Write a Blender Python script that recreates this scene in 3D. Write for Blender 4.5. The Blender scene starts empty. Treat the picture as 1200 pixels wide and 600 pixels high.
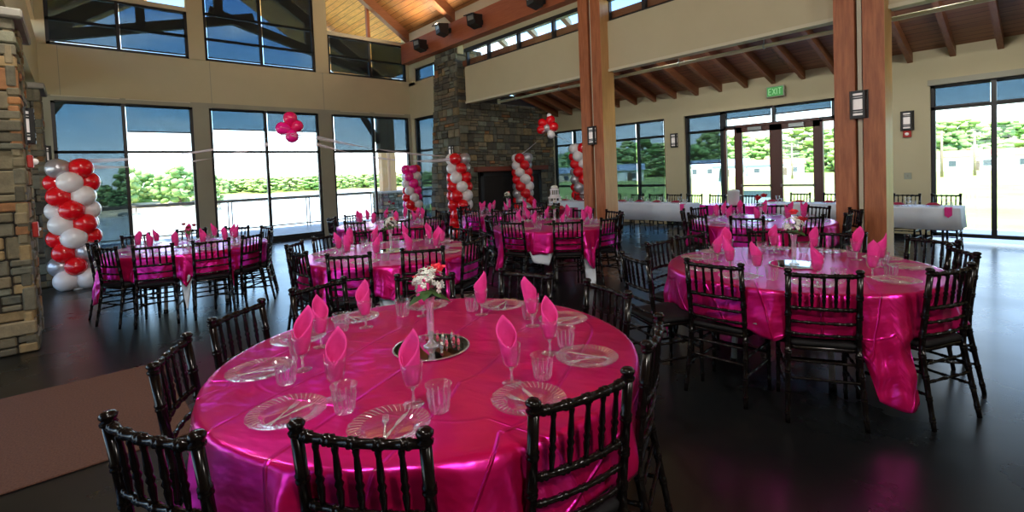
import bpy, math, random
from math import sin, cos, pi, radians as R, hypot, atan2, sqrt, floor
from mathutils import Vector, Matrix, noise
random.seed(7)
SC = bpy.context.scene
COL = SC.collection

# ------------------------------------------------------------------ materials
def mat(name, base=(.5,.5,.5), rough=.5, metal=0., spec=.5, coat=0., coat_rough=.1, emit=None, emit_s=0., sheen=0.):
    m = bpy.data.materials.new(name); m.use_nodes = True
    b = m.node_tree.nodes['Principled BSDF']
    b.inputs['Base Color'].default_value = (*base, 1)
    b.inputs['Roughness'].default_value = rough
    b.inputs['Metallic'].default_value = metal
    b.inputs['Specular IOR Level'].default_value = spec
    b.inputs['Coat Weight'].default_value = coat
    b.inputs['Coat Roughness'].default_value = coat_rough
    b.inputs['Sheen Weight'].default_value = sheen
    if emit:
        b.inputs['Emission Color'].default_value = (*emit, 1)
        b.inputs['Emission Strength'].default_value = emit_s
    return m
def N(m, t, **kw):
    n = m.node_tree.nodes.new(t)
    for k, v in kw.items(): setattr(n, k, v)
    return n
def LK(m, a, b): m.node_tree.links.new(a, b)
def PB(m): return m.node_tree.nodes['Principled BSDF']
def coords(m, scale=(1,1,1), kind='Object', rot=(0,0,0)):
    tc = N(m, 'ShaderNodeTexCoord'); mp = N(m, 'ShaderNodeMapping')
    mp.inputs['Scale'].default_value = scale; mp.inputs['Rotation'].default_value = rot
    LK(m, tc.outputs[kind], mp.inputs['Vector']); return mp.outputs[0]
def noise_tex(m, vec, scale=5, detail=4, rough=.55):
    n = N(m, 'ShaderNodeTexNoise'); n.inputs['Scale'].default_value = scale
    n.inputs['Detail'].default_value = detail; n.inputs['Roughness'].default_value = rough
    LK(m, vec, n.inputs['Vector']); return n.outputs['Fac']
def ramp(m, fac, stops):
    r = N(m, 'ShaderNodeValToRGB'); e = r.color_ramp.elements
    while len(e) < len(stops): e.new(.5)
    for k, (p, c) in enumerate(stops):
        e[k].position = p; e[k].color = (*c, 1)
    LK(m, fac, r.inputs[0]); return r.outputs[0]
def mixc(m, fac, a, b, mode='MIX'):
    x = N(m, 'ShaderNodeMix', data_type='RGBA', blend_type=mode)
    for s, v in ((0, fac), (6, a), (7, b)):
        if isinstance(v, (int, float)): x.inputs[s].default_value = v
        elif isinstance(v, tuple): x.inputs[s].default_value = (*v, 1)
        else: LK(m, v, x.inputs[s])
    return x.outputs[2]
def bump(m, h, strength=.3, dist=.01):
    b = N(m, 'ShaderNodeBump'); b.inputs['Strength'].default_value = strength
    b.inputs['Distance'].default_value = dist
    LK(m, h, b.inputs['Height']); LK(m, b.outputs[0], PB(m).inputs['Normal'])
def noisy(name, c1, c2, scale=4, rough=.6, sc=(1,1,1), bs=0., bd=.01, kind='Object', **kw):
    m = mat(name, c1, rough, **kw); v = coords(m, sc, kind)
    f = noise_tex(m, v, scale)
    LK(m, ramp(m, f, [(.3, c1), (.7, c2)]), PB(m).inputs['Base Color'])
    if bs: bump(m, f, bs, bd)
    return m

def wood(name, c1, c2, sc, rough=.5, knots=True, **kw):
    m = mat(name, c1, rough, **kw); v = coords(m, sc)
    f = noise_tex(m, v, 3.0, 6, .65)
    c = ramp(m, f, [(.25, c1), (.75, c2)])
    LK(m, c, PB(m).inputs['Base Color']); bump(m, f, .15, .004)
    return m
def planks(name, c1, c2, rough=.5, width=.14, along='X'):
    m = mat(name, c1, rough)
    rot = (0,0,0) if along == 'X' else (0,0,pi/2)
    v = coords(m, (1,1,1), 'Object', rot)
    br = N(m, 'ShaderNodeTexBrick'); br.inputs['Scale'].default_value = 1
    br.inputs['Brick Width'].default_value = 2.6; br.inputs['Row Height'].default_value = width
    br.inputs['Mortar Size'].default_value = .006
    br.inputs['Color1'].default_value = (*c1, 1); br.inputs['Color2'].default_value = (*c2, 1)
    br.inputs['Mortar'].default_value = (c1[0]*.25, c1[1]*.25, c1[2]*.25, 1)
    LK(m, v, br.inputs['Vector'])
    v2 = coords(m, (1.2, 14, 14) if along == 'X' else (14, 1.2, 14))
    f = noise_tex(m, v2, 2.0, 5)
    c = mixc(m, .55, br.outputs['Color'], ramp(m, f, [(.3, (.45,.45,.45)), (.7, (1.2,1.2,1.2))]), 'MULTIPLY')
    LK(m, c, PB(m).inputs['Base Color'])
    return m
def transp(name, tint, gloss=.1, grough=.02, diffuse=None, dfac=0., fres=True, blend=.25, maxr=.6):
    m = bpy.data.materials.new(name); m.use_nodes = True
    nt = m.node_tree; nt.nodes.remove(nt.nodes['Principled BSDF']); out = nt.nodes['Material Output']
    t = N(m, 'ShaderNodeBsdfTransparent'); t.inputs[0].default_value = (*tint, 1)
    g = N(m, 'ShaderNodeBsdfGlossy'); g.inputs['Roughness'].default_value = grough
    g.inputs[0].default_value = (1,1,1,1)
    mx = N(m, 'ShaderNodeMixShader')
    lw = N(m, 'ShaderNodeLayerWeight'); lw.inputs['Blend'].default_value = blend
    mr = N(m, 'ShaderNodeMapRange'); mr.inputs[3].default_value = gloss; mr.inputs[4].default_value = maxr
    LK(m, lw.outputs['Fresnel' if fres else 'Facing'], mr.inputs[0])
    LK(m, mr.outputs[0], mx.inputs[0]); LK(m, t.outputs[0], mx.inputs[1]); LK(m, g.outputs[0], mx.inputs[2])
    last = mx
    if diffuse:
        d = N(m, 'ShaderNodeBsdfDiffuse'); d.inputs[0].default_value = (*diffuse, 1)
        m2 = N(m, 'ShaderNodeMixShader'); m2.inputs[0].default_value = dfac
        LK(m, mx.outputs[0], m2.inputs[1]); LK(m, d.outputs[0], m2.inputs[2]); last = m2
    LK(m, last.outputs[0], out.inputs[0])
    return m

M = {}
M['glass'] = transp('window_glass', (.97,.99,.98), .02, .0, blend=.12, maxr=.5)
M['shade'] = transp('solar_shade_fabric', (.22,.27,.30), 0., .3, (.35,.38,.40), .05, maxr=.02)
M['clear'] = transp('clear_plastic', (.97,.97,.98), .025, .04, (.9,.9,.95), .010, fres=False, blend=.20, maxr=.65)
M['clear_thick'] = transp('clear_cutlery_plastic', (.93,.93,.95), .22, .08, (.9,.9,.95), .12, fres=False, blend=.35, maxr=.85)
M['tulle'] = transp('white_tulle', (.97,.95,.97), 0., .4, (.9,.85,.9), .38, maxr=.02)

# floor: dark polished concrete
m = mat('polished_black_concrete', (.01,.01,.011), .3, spec=.5, coat=.08, coat_rough=.12); M['floor'] = m
v = coords(m); f1 = noise_tex(m, v, 1.3, 6, .6); f2 = noise_tex(m, coords(m, (1,1,1)), 14, 5, .6)
LK(m, mixc(m, .35, ramp(m, f1, [(.3,(.003,.0045,.0055)),(.55,(.005,.0065,.007)),(.8,(.011,.009,.008))]), ramp(m, f2, [(.3,(.003,.003,.004)),(.8,(.014,.013,.012))])), PB(m).inputs['Base Color'])
LK(m, ramp(m, f1, [(.3,(.25,.25,.25)),(.75,(.33,.33,.33))]), PB(m).inputs['Roughness'])

# satin
def satin(name, col, gl, fac=.40, rough=.36):
    m = bpy.data.materials.new(name); m.use_nodes = True
    nt = m.node_tree; nt.nodes.remove(nt.nodes['Principled BSDF']); out = nt.nodes['Material Output']
    df = N(m, 'ShaderNodeBsdfDiffuse'); df.inputs[0].default_value = (*col, 1)
    g = N(m, 'ShaderNodeBsdfAnisotropic'); g.inputs['Roughness'].default_value = rough; g.inputs[0].default_value = (*gl, 1)
    g.inputs['Anisotropy'].default_value = .35
    mx = N(m, 'ShaderNodeMixShader')
    lw = N(m, 'ShaderNodeLayerWeight'); lw.inputs['Blend'].default_value = .35
    fr = N(m, 'ShaderNodeMapRange'); fr.inputs[3].default_value = fac; fr.inputs[4].default_value = min(1, fac+.35); LK(m, lw.outputs['Facing'], fr.inputs[0])
    LK(m, fr.outputs[0], mx.inputs[0]); LK(m, df.outputs[0], mx.inputs[1]); LK(m, g.outputs[0], mx.inputs[2])
    wg = N(m, 'ShaderNodeBsdfAnisotropic'); wg.inputs['Roughness'].default_value = .24; wg.inputs[0].default_value = (1,.86,.96,1)
    fz = N(m, 'ShaderNodeFresnel'); fz.inputs[0].default_value = 1.22; m3 = N(m, 'ShaderNodeMixShader')
    LK(m, fz.outputs[0], m3.inputs[0]); LK(m, mx.outputs[0], m3.inputs[1]); LK(m, wg.outputs[0], m3.inputs[2]); LK(m, m3.outputs[0], out.inputs[0])
    tc = N(m, 'ShaderNodeTexCoord'); sp = N(m, 'ShaderNodeSeparateXYZ'); LK(m, tc.outputs['UV'], sp.inputs[0])
    hs = []
    for ax, per in ((0, .33), (1, .58)):
        pp = N(m, 'ShaderNodeMath', operation='PINGPONG'); pp.inputs[1].default_value = per/2
        LK(m, sp.outputs[ax], pp.inputs[0])
        mr = N(m, 'ShaderNodeMapRange'); mr.interpolation_type = 'SMOOTHSTEP'
        mr.inputs[1].default_value = 0; mr.inputs[2].default_value = .011; mr.inputs[3].default_value = 2.6 if ax == 0 else .9; mr.inputs[4].default_value = 0
        LK(m, pp.outputs[0], mr.inputs[0]); hs.append(mr.outputs[0])
    a = N(m, 'ShaderNodeMath', operation='MAXIMUM'); LK(m, hs[0], a.inputs[0]); LK(m, hs[1], a.inputs[1])
    def nz(scl, sc, det):
        mp = N(m, 'ShaderNodeMapping'); mp.inputs['Scale'].default_value = (*scl, 1); LK(m, tc.outputs['UV'], mp.inputs['Vector'])
        return noise_tex(m, mp.outputs[0], sc, det, .5)
    k = N(m, 'ShaderNodeMath', operation='MULTIPLY_ADD'); LK(m, nz((1,2.2), 3.0, 3), k.inputs[0]); k.inputs[1].default_value = 7.; LK(m, a.outputs[0], k.inputs[2])
    k2 = N(m, 'ShaderNodeMath', operation='MULTIPLY_ADD'); LK(m, nz((1.3,.8), .9, 2), k2.inputs[0]); k2.inputs[1].default_value = 30.; LK(m, k.outputs[0], k2.inputs[2])
    b = N(m, 'ShaderNodeBump'); b.inputs['Strength'].default_value = .8; b.inputs['Distance'].default_value = .004
    LK(m, k2.outputs[0], b.inputs['Height'])
    for n_ in (df, g): LK(m, b.outputs[0], n_.inputs['Normal'])
    return m
M['satin'] = satin('magenta_satin', (.50,.0025,.052), (.93,.035,.56), .40, .30)
M['satin_dark'] = satin('dark_red_satin', (.22,.003,.03), (.5,.02,.12))
M['white_cloth'] = noisy('white_linen', (.58,.67,.78), (.68,.75,.84), 3, .75, bs=.1)
M['chair'] = mat('black_lacquer', (.0045,.003,.0028), .17, spec=.26)
M['cushion'] = noisy('black_cushion_vinyl', (.006,.006,.007), (.011,.011,.012), 30, .7, bs=.1, bd=.002, spec=.2)
M['napkin'] = noisy('pink_paper_napkin', (.70,.025,.24), (.76,.035,.29), 40, .8, bs=.1, bd=.001)
M['napkin_red'] = mat('dark_red_napkin', (.33,.008,.05), .8)
M['cream'] = noisy('cream_painted_drywall', (.50,.455,.29), (.53,.48,.31), 2, .7, bs=.05, bd=.003)
M['cream_dark'] = noisy('sage_painted_metal', (.30,.30,.23), (.33,.33,.25), 2, .5)
M['cream_trim'] = noisy('cream_trim_paint', (.58,.55,.40), (.62,.58,.43), 2, .55)
M['frame'] = mat('black_window_metal', (.012,.014,.016), .4)
M['door_brown'] = mat('bronze_door_metal', (.085,.030,.022), .4)
M['timber'] = wood('stained_timber_post', (.23,.062,.02), (.50,.175,.065), (9,9,.8), .5)
M['timber_light'] = wood('pale_timber_edge', (.48,.25,.09), (.62,.36,.15), (9,9,.8), .5)
M['beam'] = wood('stained_timber_beam', (.32,.09,.04), (.45,.15,.07), (.8,9,9), .5)
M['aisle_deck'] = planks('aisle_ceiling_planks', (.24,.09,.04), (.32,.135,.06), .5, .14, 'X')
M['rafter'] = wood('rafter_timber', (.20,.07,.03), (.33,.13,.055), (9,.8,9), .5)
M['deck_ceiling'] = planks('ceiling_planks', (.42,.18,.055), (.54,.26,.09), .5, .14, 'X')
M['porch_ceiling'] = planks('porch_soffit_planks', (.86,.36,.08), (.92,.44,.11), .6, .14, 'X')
M['pale_pipe'] = mat('cream_pipe_paint', (.50,.47,.33), .5)
M['grey_truss'] = mat('weathered_truss_timber', (.20,.15,.13), .7)
M['black'] = mat('matte_black_metal', (.012,.013,.014), .45)
M['lamp_white'] = mat('opal_glass_shade', (.82,.76,.72), .4, emit=(1,.93,.88), emit_s=.12)
M['grey_metal'] = mat('grey_reflector', (.35,.38,.38), .35, metal=.6)
M['white_plastic'] = mat('white_plastic', (.62,.66,.68), .45)
M['red_plastic'] = mat('red_alarm_plastic', (.42,.02,.015), .4)
M['exit_green'] = mat('exit_sign_face', (.05,.30,.07), .5, emit=(.1,.8,.15), emit_s=.10)
M['exit_letter'] = mat('exit_sign_letters', (.25,.62,.28), .5, emit=(.5,1,.5), emit_s=.12)
M['sign_case'] = mat('sign_case_grey', (.33,.35,.28), .5)
M['rug'] = noisy('brown_carpet', (.070,.027,.015), (.125,.056,.032), 90, .95, bs=.5, bd=.004)
M['bal_red'] = mat('red_balloon', (.72,.004,.012), .22, coat=.5); M['bal_pink'] = mat('hot_pink_balloon', (.80,.006,.13), .22, coat=.5)
M['bal_white'] = mat('white_balloon', (.80,.77,.78), .28, coat=.4); M['bal_silver'] = mat('silver_balloon', (.50,.49,.53), .28, metal=.55, coat=.3)
M['bal_mag'] = mat('magenta_balloon', (.88,.01,.28), .22, coat=.5)
M['ribbon'] = mat('white_ribbon', (.8,.78,.8), .5)
M['petal_white'] = mat('white_petals', (.78,.80,.74), .7); M['petal_coral'] = mat('coral_rose_petals', (.90,.045,.085), .6)
M['petal_dark'] = mat('dark_rose_petals', (.30,.012,.03), .6); M['leaf'] = noisy('flower_leaf', (.018,.055,.012), (.035,.10,.022), 20, .5)
M['petal_red'] = mat('red_rose_petals', (.50,.012,.03), .6)
M['ice'] = transp('iced_vase_filling', (.8,.86,.88), .15, .2, (.85,.9,.92), .4, fres=False, blend=.5, maxr=.6)
M['mirror'] = mat('mirror_glass', (.5,.53,.51), .03, metal=1.)
M['gold'] = mat('gold_foil', (.75,.38,.04), .4)
M['trinket_pink'] = mat('pink_trinket', (.85,.12,.22), .25, coat=.5)
M['stone_cap'] = noisy('cast_stone', (.26,.25,.21), (.33,.31,.26), 6, .85, bs=.3)
M['mantel'] = wood('red_brown_mantel', (.13,.03,.018), (.20,.05,.028), (9,.9,9), .5)
M['firebox'] = mat('dark_firebox', (.012,.010,.009), .8)
M['deck'] = planks('grey_deck_boards', (.17,.19,.20), (.22,.24,.25), .6, .14, 'Y')
M['rail'] = mat('bronze_railing', (.16,.15,.13), .5)
M['cable'] = mat('railing_panel', (.45,.46,.45), .4)
M['water'] = noisy('pale_river_water', (.42,.42,.38), (.5,.5,.46), .02, .25, spec=.5)
M['grass'] = noisy('lawn_grass', (.22,.34,.06), (.40,.46,.12), .25, .9)
M['sand'] = noisy('sandy_bank', (.50,.38,.22), (.62,.50,.33), .3, .9)
M['pave'] = noisy('pale_concrete_path', (.55,.54,.50), (.62,.61,.57), 2, .85)
M['trunk'] = mat('tree_bark', (.10,.075,.05), .9)
for k, (a, b) in enumerate([((.12,.25,.06),(.26,.42,.13)), ((.18,.30,.08),(.36,.48,.18)), ((.09,.19,.05),(.2,.33,.11)), ((.24,.34,.10),(.44,.52,.22))]):
    M['foliage%d' % k] = noisy('tree_foliage_%d' % k, a, b, .8, .9, bs=.4, bd=.3)
M['house_white'] = mat('white_siding', (.72,.72,.72), .7); M['house_tan'] = mat('tan_siding', (.55,.45,.34), .7)
M['roof_grey'] = mat('grey_blue_roof', (.28,.36,.44), .7); M['roof_red'] = mat('red_brown_roof', (.34,.14,.10), .7)
M['house_window'] = mat('dark_house_window', (.05,.07,.09), .3)
M['pole_wood'] = mat('utility_pole_wood', (.22,.17,.12), .8)
M['lilac'] = mat('grey_blue_bench_metal', (.16,.24,.26), .5)

# ashlar stone: face colour attribute drives each block's own colour
m = mat('ashlar_fieldstone', (.2,.18,.14), .88); M['stone'] = m
at_ = N(m, 'ShaderNodeAttribute', attribute_name='Col')
v = coords(m); f = noise_tex(m, v, 9, 6, .65); f3 = noise_tex(m, v, 2.2, 3)
c = mixc(m, .75, at_.outputs['Color'], ramp(m, f, [(.25, (.45,.45,.45)), (.75, (1.35,1.3,1.2))]), 'MULTIPLY')
LK(m, c, PB(m).inputs['Base Color']); bump(m, f, .6, .02)
M['mortar'] = mat('dark_mortar', (.045,.040,.032), .95)

# ------------------------------------------------------------------ mesh building
class MB:
    def __init__(s): s.v = []; s.f = []; s.mi = []; s.cur = 0; s.col = {}; s.sm = []
    def add(s, vs, fs, smooth=False, col=None):
        o = len(s.v); s.v += [tuple(p) for p in vs]
        for f in fs:
            if col: s.col[len(s.f)] = col
            s.f.append(tuple(i + o for i in f)); s.mi.append(s.cur); s.sm.append(smooth)
    def box(s, x0, x1, y0, y1, z0, z1, col=None):
        if x0 > x1: x0, x1 = x1, x0
        if y0 > y1: y0, y1 = y1, y0
        if z0 > z1: z0, z1 = z1, z0
        s.add([(x0,y0,z0),(x1,y0,z0),(x1,y1,z0),(x0,y1,z0),(x0,y0,z1),(x1,y0,z1),(x1,y1,z1),(x0,y1,z1)],
              [(0,3,2,1),(4,5,6,7),(0,1,5,4),(1,2,6,5),(2,3,7,6),(3,0,4,7)], False, col)
    def bbox(s, x0, x1, y0, y1, z0, z1, b=.01, col=None):   # box with bevelled edges
        import itertools
        if x0 > x1: x0, x1 = x1, x0
        if y0 > y1: y0, y1 = y1, y0
        if z0 > z1: z0, z1 = z1, z0
        b = min(b, (x1-x0)*.45, (y1-y0)*.45, (z1-z0)*.45)
        c = ((x0+x1)/2, (y0+y1)/2, (z0+z1)/2); h = ((x1-x0)/2, (y1-y0)/2, (z1-z0)/2)
        idx = {}; vs = []
        for sg in itertools.product((-1,1), repeat=3):
            for a in range(3):
                p = [c[k] + sg[k]*(h[k] - (0 if k == a else b)) for k in range(3)]
                idx[sg, a] = len(vs); vs.append(p)
        fs = []
        for a in range(3):
            u, w = (a+1) % 3, (a+2) % 3
            for sa in (-1, 1):
                q = []
                for su, sw in ((-1,-1),(1,-1),(1,1),(-1,1)):
                    sg = [0,0,0]; sg[a] = sa; sg[u] = su; sg[w] = sw; q.append(idx[tuple(sg), a])
                fs.append(tuple(q if sa > 0 else q[::-1]))
        for a in range(3):
            u, w = (a+1) % 3, (a+2) % 3
            for su in (-1,1):
                for sw in (-1,1):
                    def g(sa, ax):
                        sg = [0,0,0]; sg[a] = sa; sg[u] = su; sg[w] = sw; return idx[tuple(sg), ax]
                    q = (g(-1,u), g(1,u), g(1,w), g(-1,w))
                    fs.append(q if su*sw > 0 else q[::-1])
        for sg in itertools.product((-1,1), repeat=3):
            q = (idx[sg,0], idx[sg,1], idx[sg,2]); fs.append(q if sg[0]*sg[1]*sg[2] > 0 else q[::-1])
        s.add(vs, fs, False, col)
    def prism(s, poly, axis, a0, a1, col=None):
        # poly: 2-D list in the two other axes, extruded on axis
        def P(u, w, a):
            return {'x': (a,u,w), 'y': (u,a,w), 'z': (u,w,a)}[axis]
        n = len(poly); vs = [P(u,w,a0) for u,w in poly] + [P(u,w,a1) for u,w in poly]
        fs = [tuple(range(n))[::-1], tuple(range(n, 2*n))] + [(i, (i+1)%n, (i+1)%n+n, i+n) for i in range(n)]
        s.add(vs, fs, False, col)
    def tube(s, pts, rad, n=8, caps=True, squash=1.):
        pts = [Vector(p) for p in pts]
        if not hasattr(rad, '__len__'): rad = [rad]*len(pts)
        vs = []; up = None
        for i, p in enumerate(pts):
            t = (pts[min(i+1, len(pts)-1)] - pts[max(i-1, 0)]).normalized()
            if up is None: up = Vector((0,0,1)) if abs(t.z) < .9 else Vector((0,1,0))
            a = t.cross(up).normalized(); b = a.cross(t).normalized(); up = b
            for k in range(n):
                th = 2*pi*k/n; vs.append(p + a*cos(th)*rad[i] + b*sin(th)*rad[i]*squash)
        fs = []
        for i in range(len(pts)-1):
            for k in range(n):
                fs.append((i*n+k, i*n+(k+1)%n, (i+1)*n+(k+1)%n, (i+1)*n+k))
        if caps: fs += [tuple(range(n))[::-1], tuple(range((len(pts)-1)*n, len(pts)*n))]
        s.add(vs, fs, True)
    def lathe(s, prof, n=16, c=(0,0,0), smooth=True, wob=None, caps=True):
        vs = []
        for r, z in prof:
            for k in range(n):
                th = 2*pi*k/n; q = r*(1+(wob(th, z) if wob else 0))
                vs.append((c[0]+q*cos(th), c[1]+q*sin(th), c[2]+z))
        fs = []
        for i in range(len(prof)-1):
            for k in range(n): fs.append((i*n+k, i*n+(k+1)%n, (i+1)*n+(k+1)%n, (i+1)*n+k))
        if caps and prof[0][0] > 1e-5: fs.append(tuple(range(n))[::-1])
        if caps and prof[-1][0] > 1e-5: fs.append(tuple(range((len(prof)-1)*n, len(prof)*n)))
        s.add(vs, fs, smooth)
    def ball(s, c, r, n=12, m=8, sc=(1,1,1), disp=None):
        vs = [(c[0], c[1], c[2]-r*sc[2])]
        for i in range(1, m):
            ph = -pi/2 + pi*i/m
            for k in range(n):
                th = 2*pi*k/n; d = Vector((cos(ph)*cos(th), cos(ph)*sin(th), sin(ph)))
                q = r*(1+(disp(d) if disp else 0)); vs.append((c[0]+d.x*q*sc[0], c[1]+d.y*q*sc[1], c[2]+d.z*q*sc[2]))
        vs.append((c[0], c[1], c[2]+r*sc[2])); fs = []
        for k in range(n): fs.append((0, 1+(k+1)%n, 1+k))
        for i in range(m-2):
            for k in range(n): fs.append((1+i*n+k, 1+i*n+(k+1)%n, 1+(i+1)*n+(k+1)%n, 1+(i+1)*n+k))
        l = len(vs)-1
        for k in range(n): fs.append((l, 1+(m-2)*n+k, 1+(m-2)*n+(k+1)%n))
        s.add(vs, fs, True)
    def xf(s, mtx):
        s.v = [tuple(mtx @ Vector(p)) for p in s.v]; return s
    def mesh(s, name, mats):
        me = bpy.data.meshes.new(name); me.from_pydata(s.v, [], s.f)
        if not isinstance(mats, (list, tuple)): mats = [mats]
        for q in mats: me.materials.append(q)
        me.polygons.foreach_set('material_index', s.mi); me.polygons.foreach_set('use_smooth', s.sm)
        if s.col:
            ca = me.color_attributes.new('Col', 'FLOAT_COLOR', 'CORNER')
            for p in me.polygons:
                c = s.col.get(p.index, (.2,.2,.2))
                for li in p.loop_indices: ca.data[li].color = (*c, 1)
        me.update(); return me
    def build(s, name, mats, parent=None, loc=None):
        o = bpy.data.objects.new(name, s.mesh(name, mats)); COL.objects.link(o)
        if parent: o.parent = parent
        if loc: o.location = loc
        return o
def tag(o, label=None, cat=None, group=None, kind=None):
    if label:
        o['label'] = label
        if len(label.replace('-', ' ').split()) > 16: print('LONG', label)
    if cat: o['category'] = cat
    if group: o['group'] = group
    if kind: o['kind'] = kind
    return o
def empty(name, loc=(0,0,0), rz=0.):
    o = bpy.data.objects.new(name, None); COL.objects.link(o); o.location = loc; o.rotation_euler = (0,0,rz)
    o.empty_display_size = .1; return o
def struct(o): o['kind'] = 'structure'; return o
KIDS = {}
def proto_tree(root):
    def walk(o): return (o, [walk(c) for c in COL.objects if c.parent == o])
    KIDS[root.name] = walk(root)
def copy_tree(node, parent=None):
    o, ch = node; c = o.copy(); COL.objects.link(c)
    for k in ('label','category','group'):
        if parent is None and k in c: del c[k]
    c.parent = parent
    for x in ch: copy_tree(x, c)
    return c
USED = set()
def place(root, loc, rz=0.):      # first use moves the prototype itself, later uses copy it
    if root.name not in USED and root.name in KIDS:
        USED.add(root.name); o = root
    else: o = copy_tree(KIDS[root.name])
    o.location = loc; o.rotation_euler = (0,0,rz); return o

# ------------------------------------------------------------------ room constants
XB = -13.67; YC = 7.98; YD = 11.75; YS = -.42; RIDGE = 3.80
EAVE = 5.95; SLOPE = .68
def roofz(y): return EAVE + (YC - y)*SLOPE if y > RIDGE else EAVE + (y + .38)*SLOPE

# floor
mb = MB(); mb.box(XB-.15, 5.5, -5.2, YD+.12, -.25, 0); struct(mb.build('floor', M['floor']))

# stone block walls -----------------------------------------------------------
PAL = [((.20,.175,.125),5),((.26,.215,.145),4),((.16,.150,.120),5),((.14,.145,.125),3),((.33,.24,.13),2),((.36,.17,.075),1),((.24,.25,.20),3),((.115,.105,.085),3)]
PALW = [(p[0]*.78, p[1]*.82, p[2]*.82) for p, w in PAL for _ in range(w)]
PAL2W = [(p[0]*1.25+.01, p[1]*1.15+.01, p[2]*1.05) for p in PALW] + [(.36,.17,.07)]*2 + [(.30,.235,.12)]*5
def stone_face(mb, axis, plane, out, u0, u1, z0, z1, rnd, band=.22, wmin=.14, wmax=.46, pal=PALW, lo=None, depth=.05):
    # axis 'x': face lies in plane x=plane, u runs along y;  axis 'y': u runs along x; out = +1/-1
    z = z0
    while z < z1 - .02:
        h = min(band*rnd.uniform(.75, 1.25), z1 - z)
        if z1 - z - h < .06: h = z1 - z
        a = lo(z) if lo else u0; u = a
        while u < u1 - .01:
            w = min(rnd.uniform(wmin, wmax), u1 - u)
            if u1 - u - w < .07: w = u1 - u
            parts = [(z, z+h)]
            if rnd.random() < .55 and h > .14:
                k = rnd.uniform(.38, .62); parts = [(z, z+h*k), (z+h*k, z+h)]
            for (a0, a1) in parts:
                g = .006; d = depth + rnd.uniform(-.018, .018); c = rnd.choice(pal); q = rnd.uniform(.8, 1.15); c = tuple(x*q for x in c)
                if axis == 'x': mb.bbox(plane - .03*out, plane + d*out, u+g, u+w-g, a0+g, a1-g, .012, c)
                else: mb.bbox(u+g, u+w-g, plane - .03*out, plane + d*out, a0+g, a1-g, .012, c)
            u += w
        z += h

# foreground stone pier and the one beyond it (south side of the hall)
def stone_pier(x0, x1, y0, y1, z1, rnd, label, pal, band):
    root = empty('stone_pier', ((x0+x1)/2, (y0+y1)/2, 0)); c = Vector(root.location)
    def loc(o): o.location = -c; return o
    b = MB(); b.box(x0+.05, x1-.05, y0+.05, y1-.05, 0, z1)
    loc(b.build('core', M['mortar'], root))
    b = MB(); stone_face(b, 'x', x1-.06, 1, y0, y1, 0, z1, rnd, band, pal=pal); stone_face(b, 'y', y1-.06, 1, x0, x1, 0, z1, rnd, band, pal=pal)
    stone_face(b, 'x', x0+.06, -1, y0, y1, 0, z1, rnd, band, pal=pal)
    loc(b.build('stone_facing', M['stone'], root))
    b = MB(); b.bbox(x0-.06, x1+.06, y0-.06, y1+.06, z1, z1+.09, .015); loc(b.build('cap', M['stone_cap'], root))
    xm = (x0+x1)/2 - .05
    for a in (-.27, .05):
        b = MB(); b.box(xm+a, xm+a+.22, y1-.62, y1-.22, z1+.09, roofz(y1-.3)-.1); loc(b.build('timber_post', M['timber'], root))
    b = MB(); b.box(xm-.05, xm+.05, y1-.56, y1-.30, z1+.09, roofz(y1-.3)-.1); loc(b.build('steel_core', M['cream_trim'], root))
    tag(root, label, 'pillar'); return root
stone_pier(-7.75, -6.66, -1.45, -.36, 3.22, random.Random(3), 'fieldstone pier in the left foreground with a cast stone cap', PAL2W, .20)
stone_pier(-11.85, -10.95, -1.30, -.36, 3.22, random.Random(5), 'fieldstone pier behind the left balloon column, farther from camera', PALW, .20)

# ------------------------------------------------------------------ wall with river windows (x = XB)
def wallpiece(name, boxes, m, parent=None):
    b = MB()
    for q in boxes: b.box(*q)
    o = b.build(name, m, parent); 
    if not parent: struct(o)
    return o
wl = empty('wall_left', (XB, 3.8, 0)); struct(wl)
def chl(name, boxes, m):
    b = MB()
    for q in boxes: b.box(*q)
    o = b.build(name, m, wl); o.location = (-XB, -3.8, 0); return o
T = .22
chl('spandrel', [(XB-T, XB, -.9, YC+.2, 3.53, 4.55)], M['cream'])
chl('soffit_trim', [(XB-T, XB+.03, -.9, YC-.002, 3.41, 3.53)], M['cream_dark'])
chl('light_bead', [(XB, XB+.045, -.3, .8, 3.505, 3.525), (XB, XB+.045, .9, 2.1, 3.505, 3.525), (XB, XB+.045, 5.7, 6.6, 3.505, 3.525), (XB, XB+.045, 6.75, 7.75, 3.505, 3.525)], M['cream_trim'])
chl('spandrel_joint', [(XB-.01, XB+.004, y-.006, y+.006, 3.53, 4.55) for y in (-.15, 2.55, 5.27)], M['cream_dark'])
for y0, y1 in ((-.9,-.31), (2.14,2.47), (5.09,5.45), (7.90, 8.2)):
    chl('pilaster', [(XB-T, XB+.03, y0, min(y1, YC-.002) if y0 > 7 else y1, .0, 3.41)], M['cream_dark'])
    b = MB(); yy1 = min(y1, YC-.002) if y0 > 7 else y1
    b.prism([(y0, 4.55), (yy1, 4.55), (yy1, roofz(yy1)-.02), (y0, roofz(max(y0,-.38))-.02)], 'x', XB-T, XB+.02)
    o = b.build('upper_pilaster', M['cream'], wl); o.location = (-XB, -3.8, 0)
chl('window_head', [(XB-.15, XB+.03, -.31, 2.14, 5.64, 5.74), (XB-.15, XB+.03, 5.45, 7.90, 5.64, 5.74)], M['cream_trim'])
chl('base_sill', [(XB-T, XB+.02, -.31, 7.9, 0, .10)], M['frame'])

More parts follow.
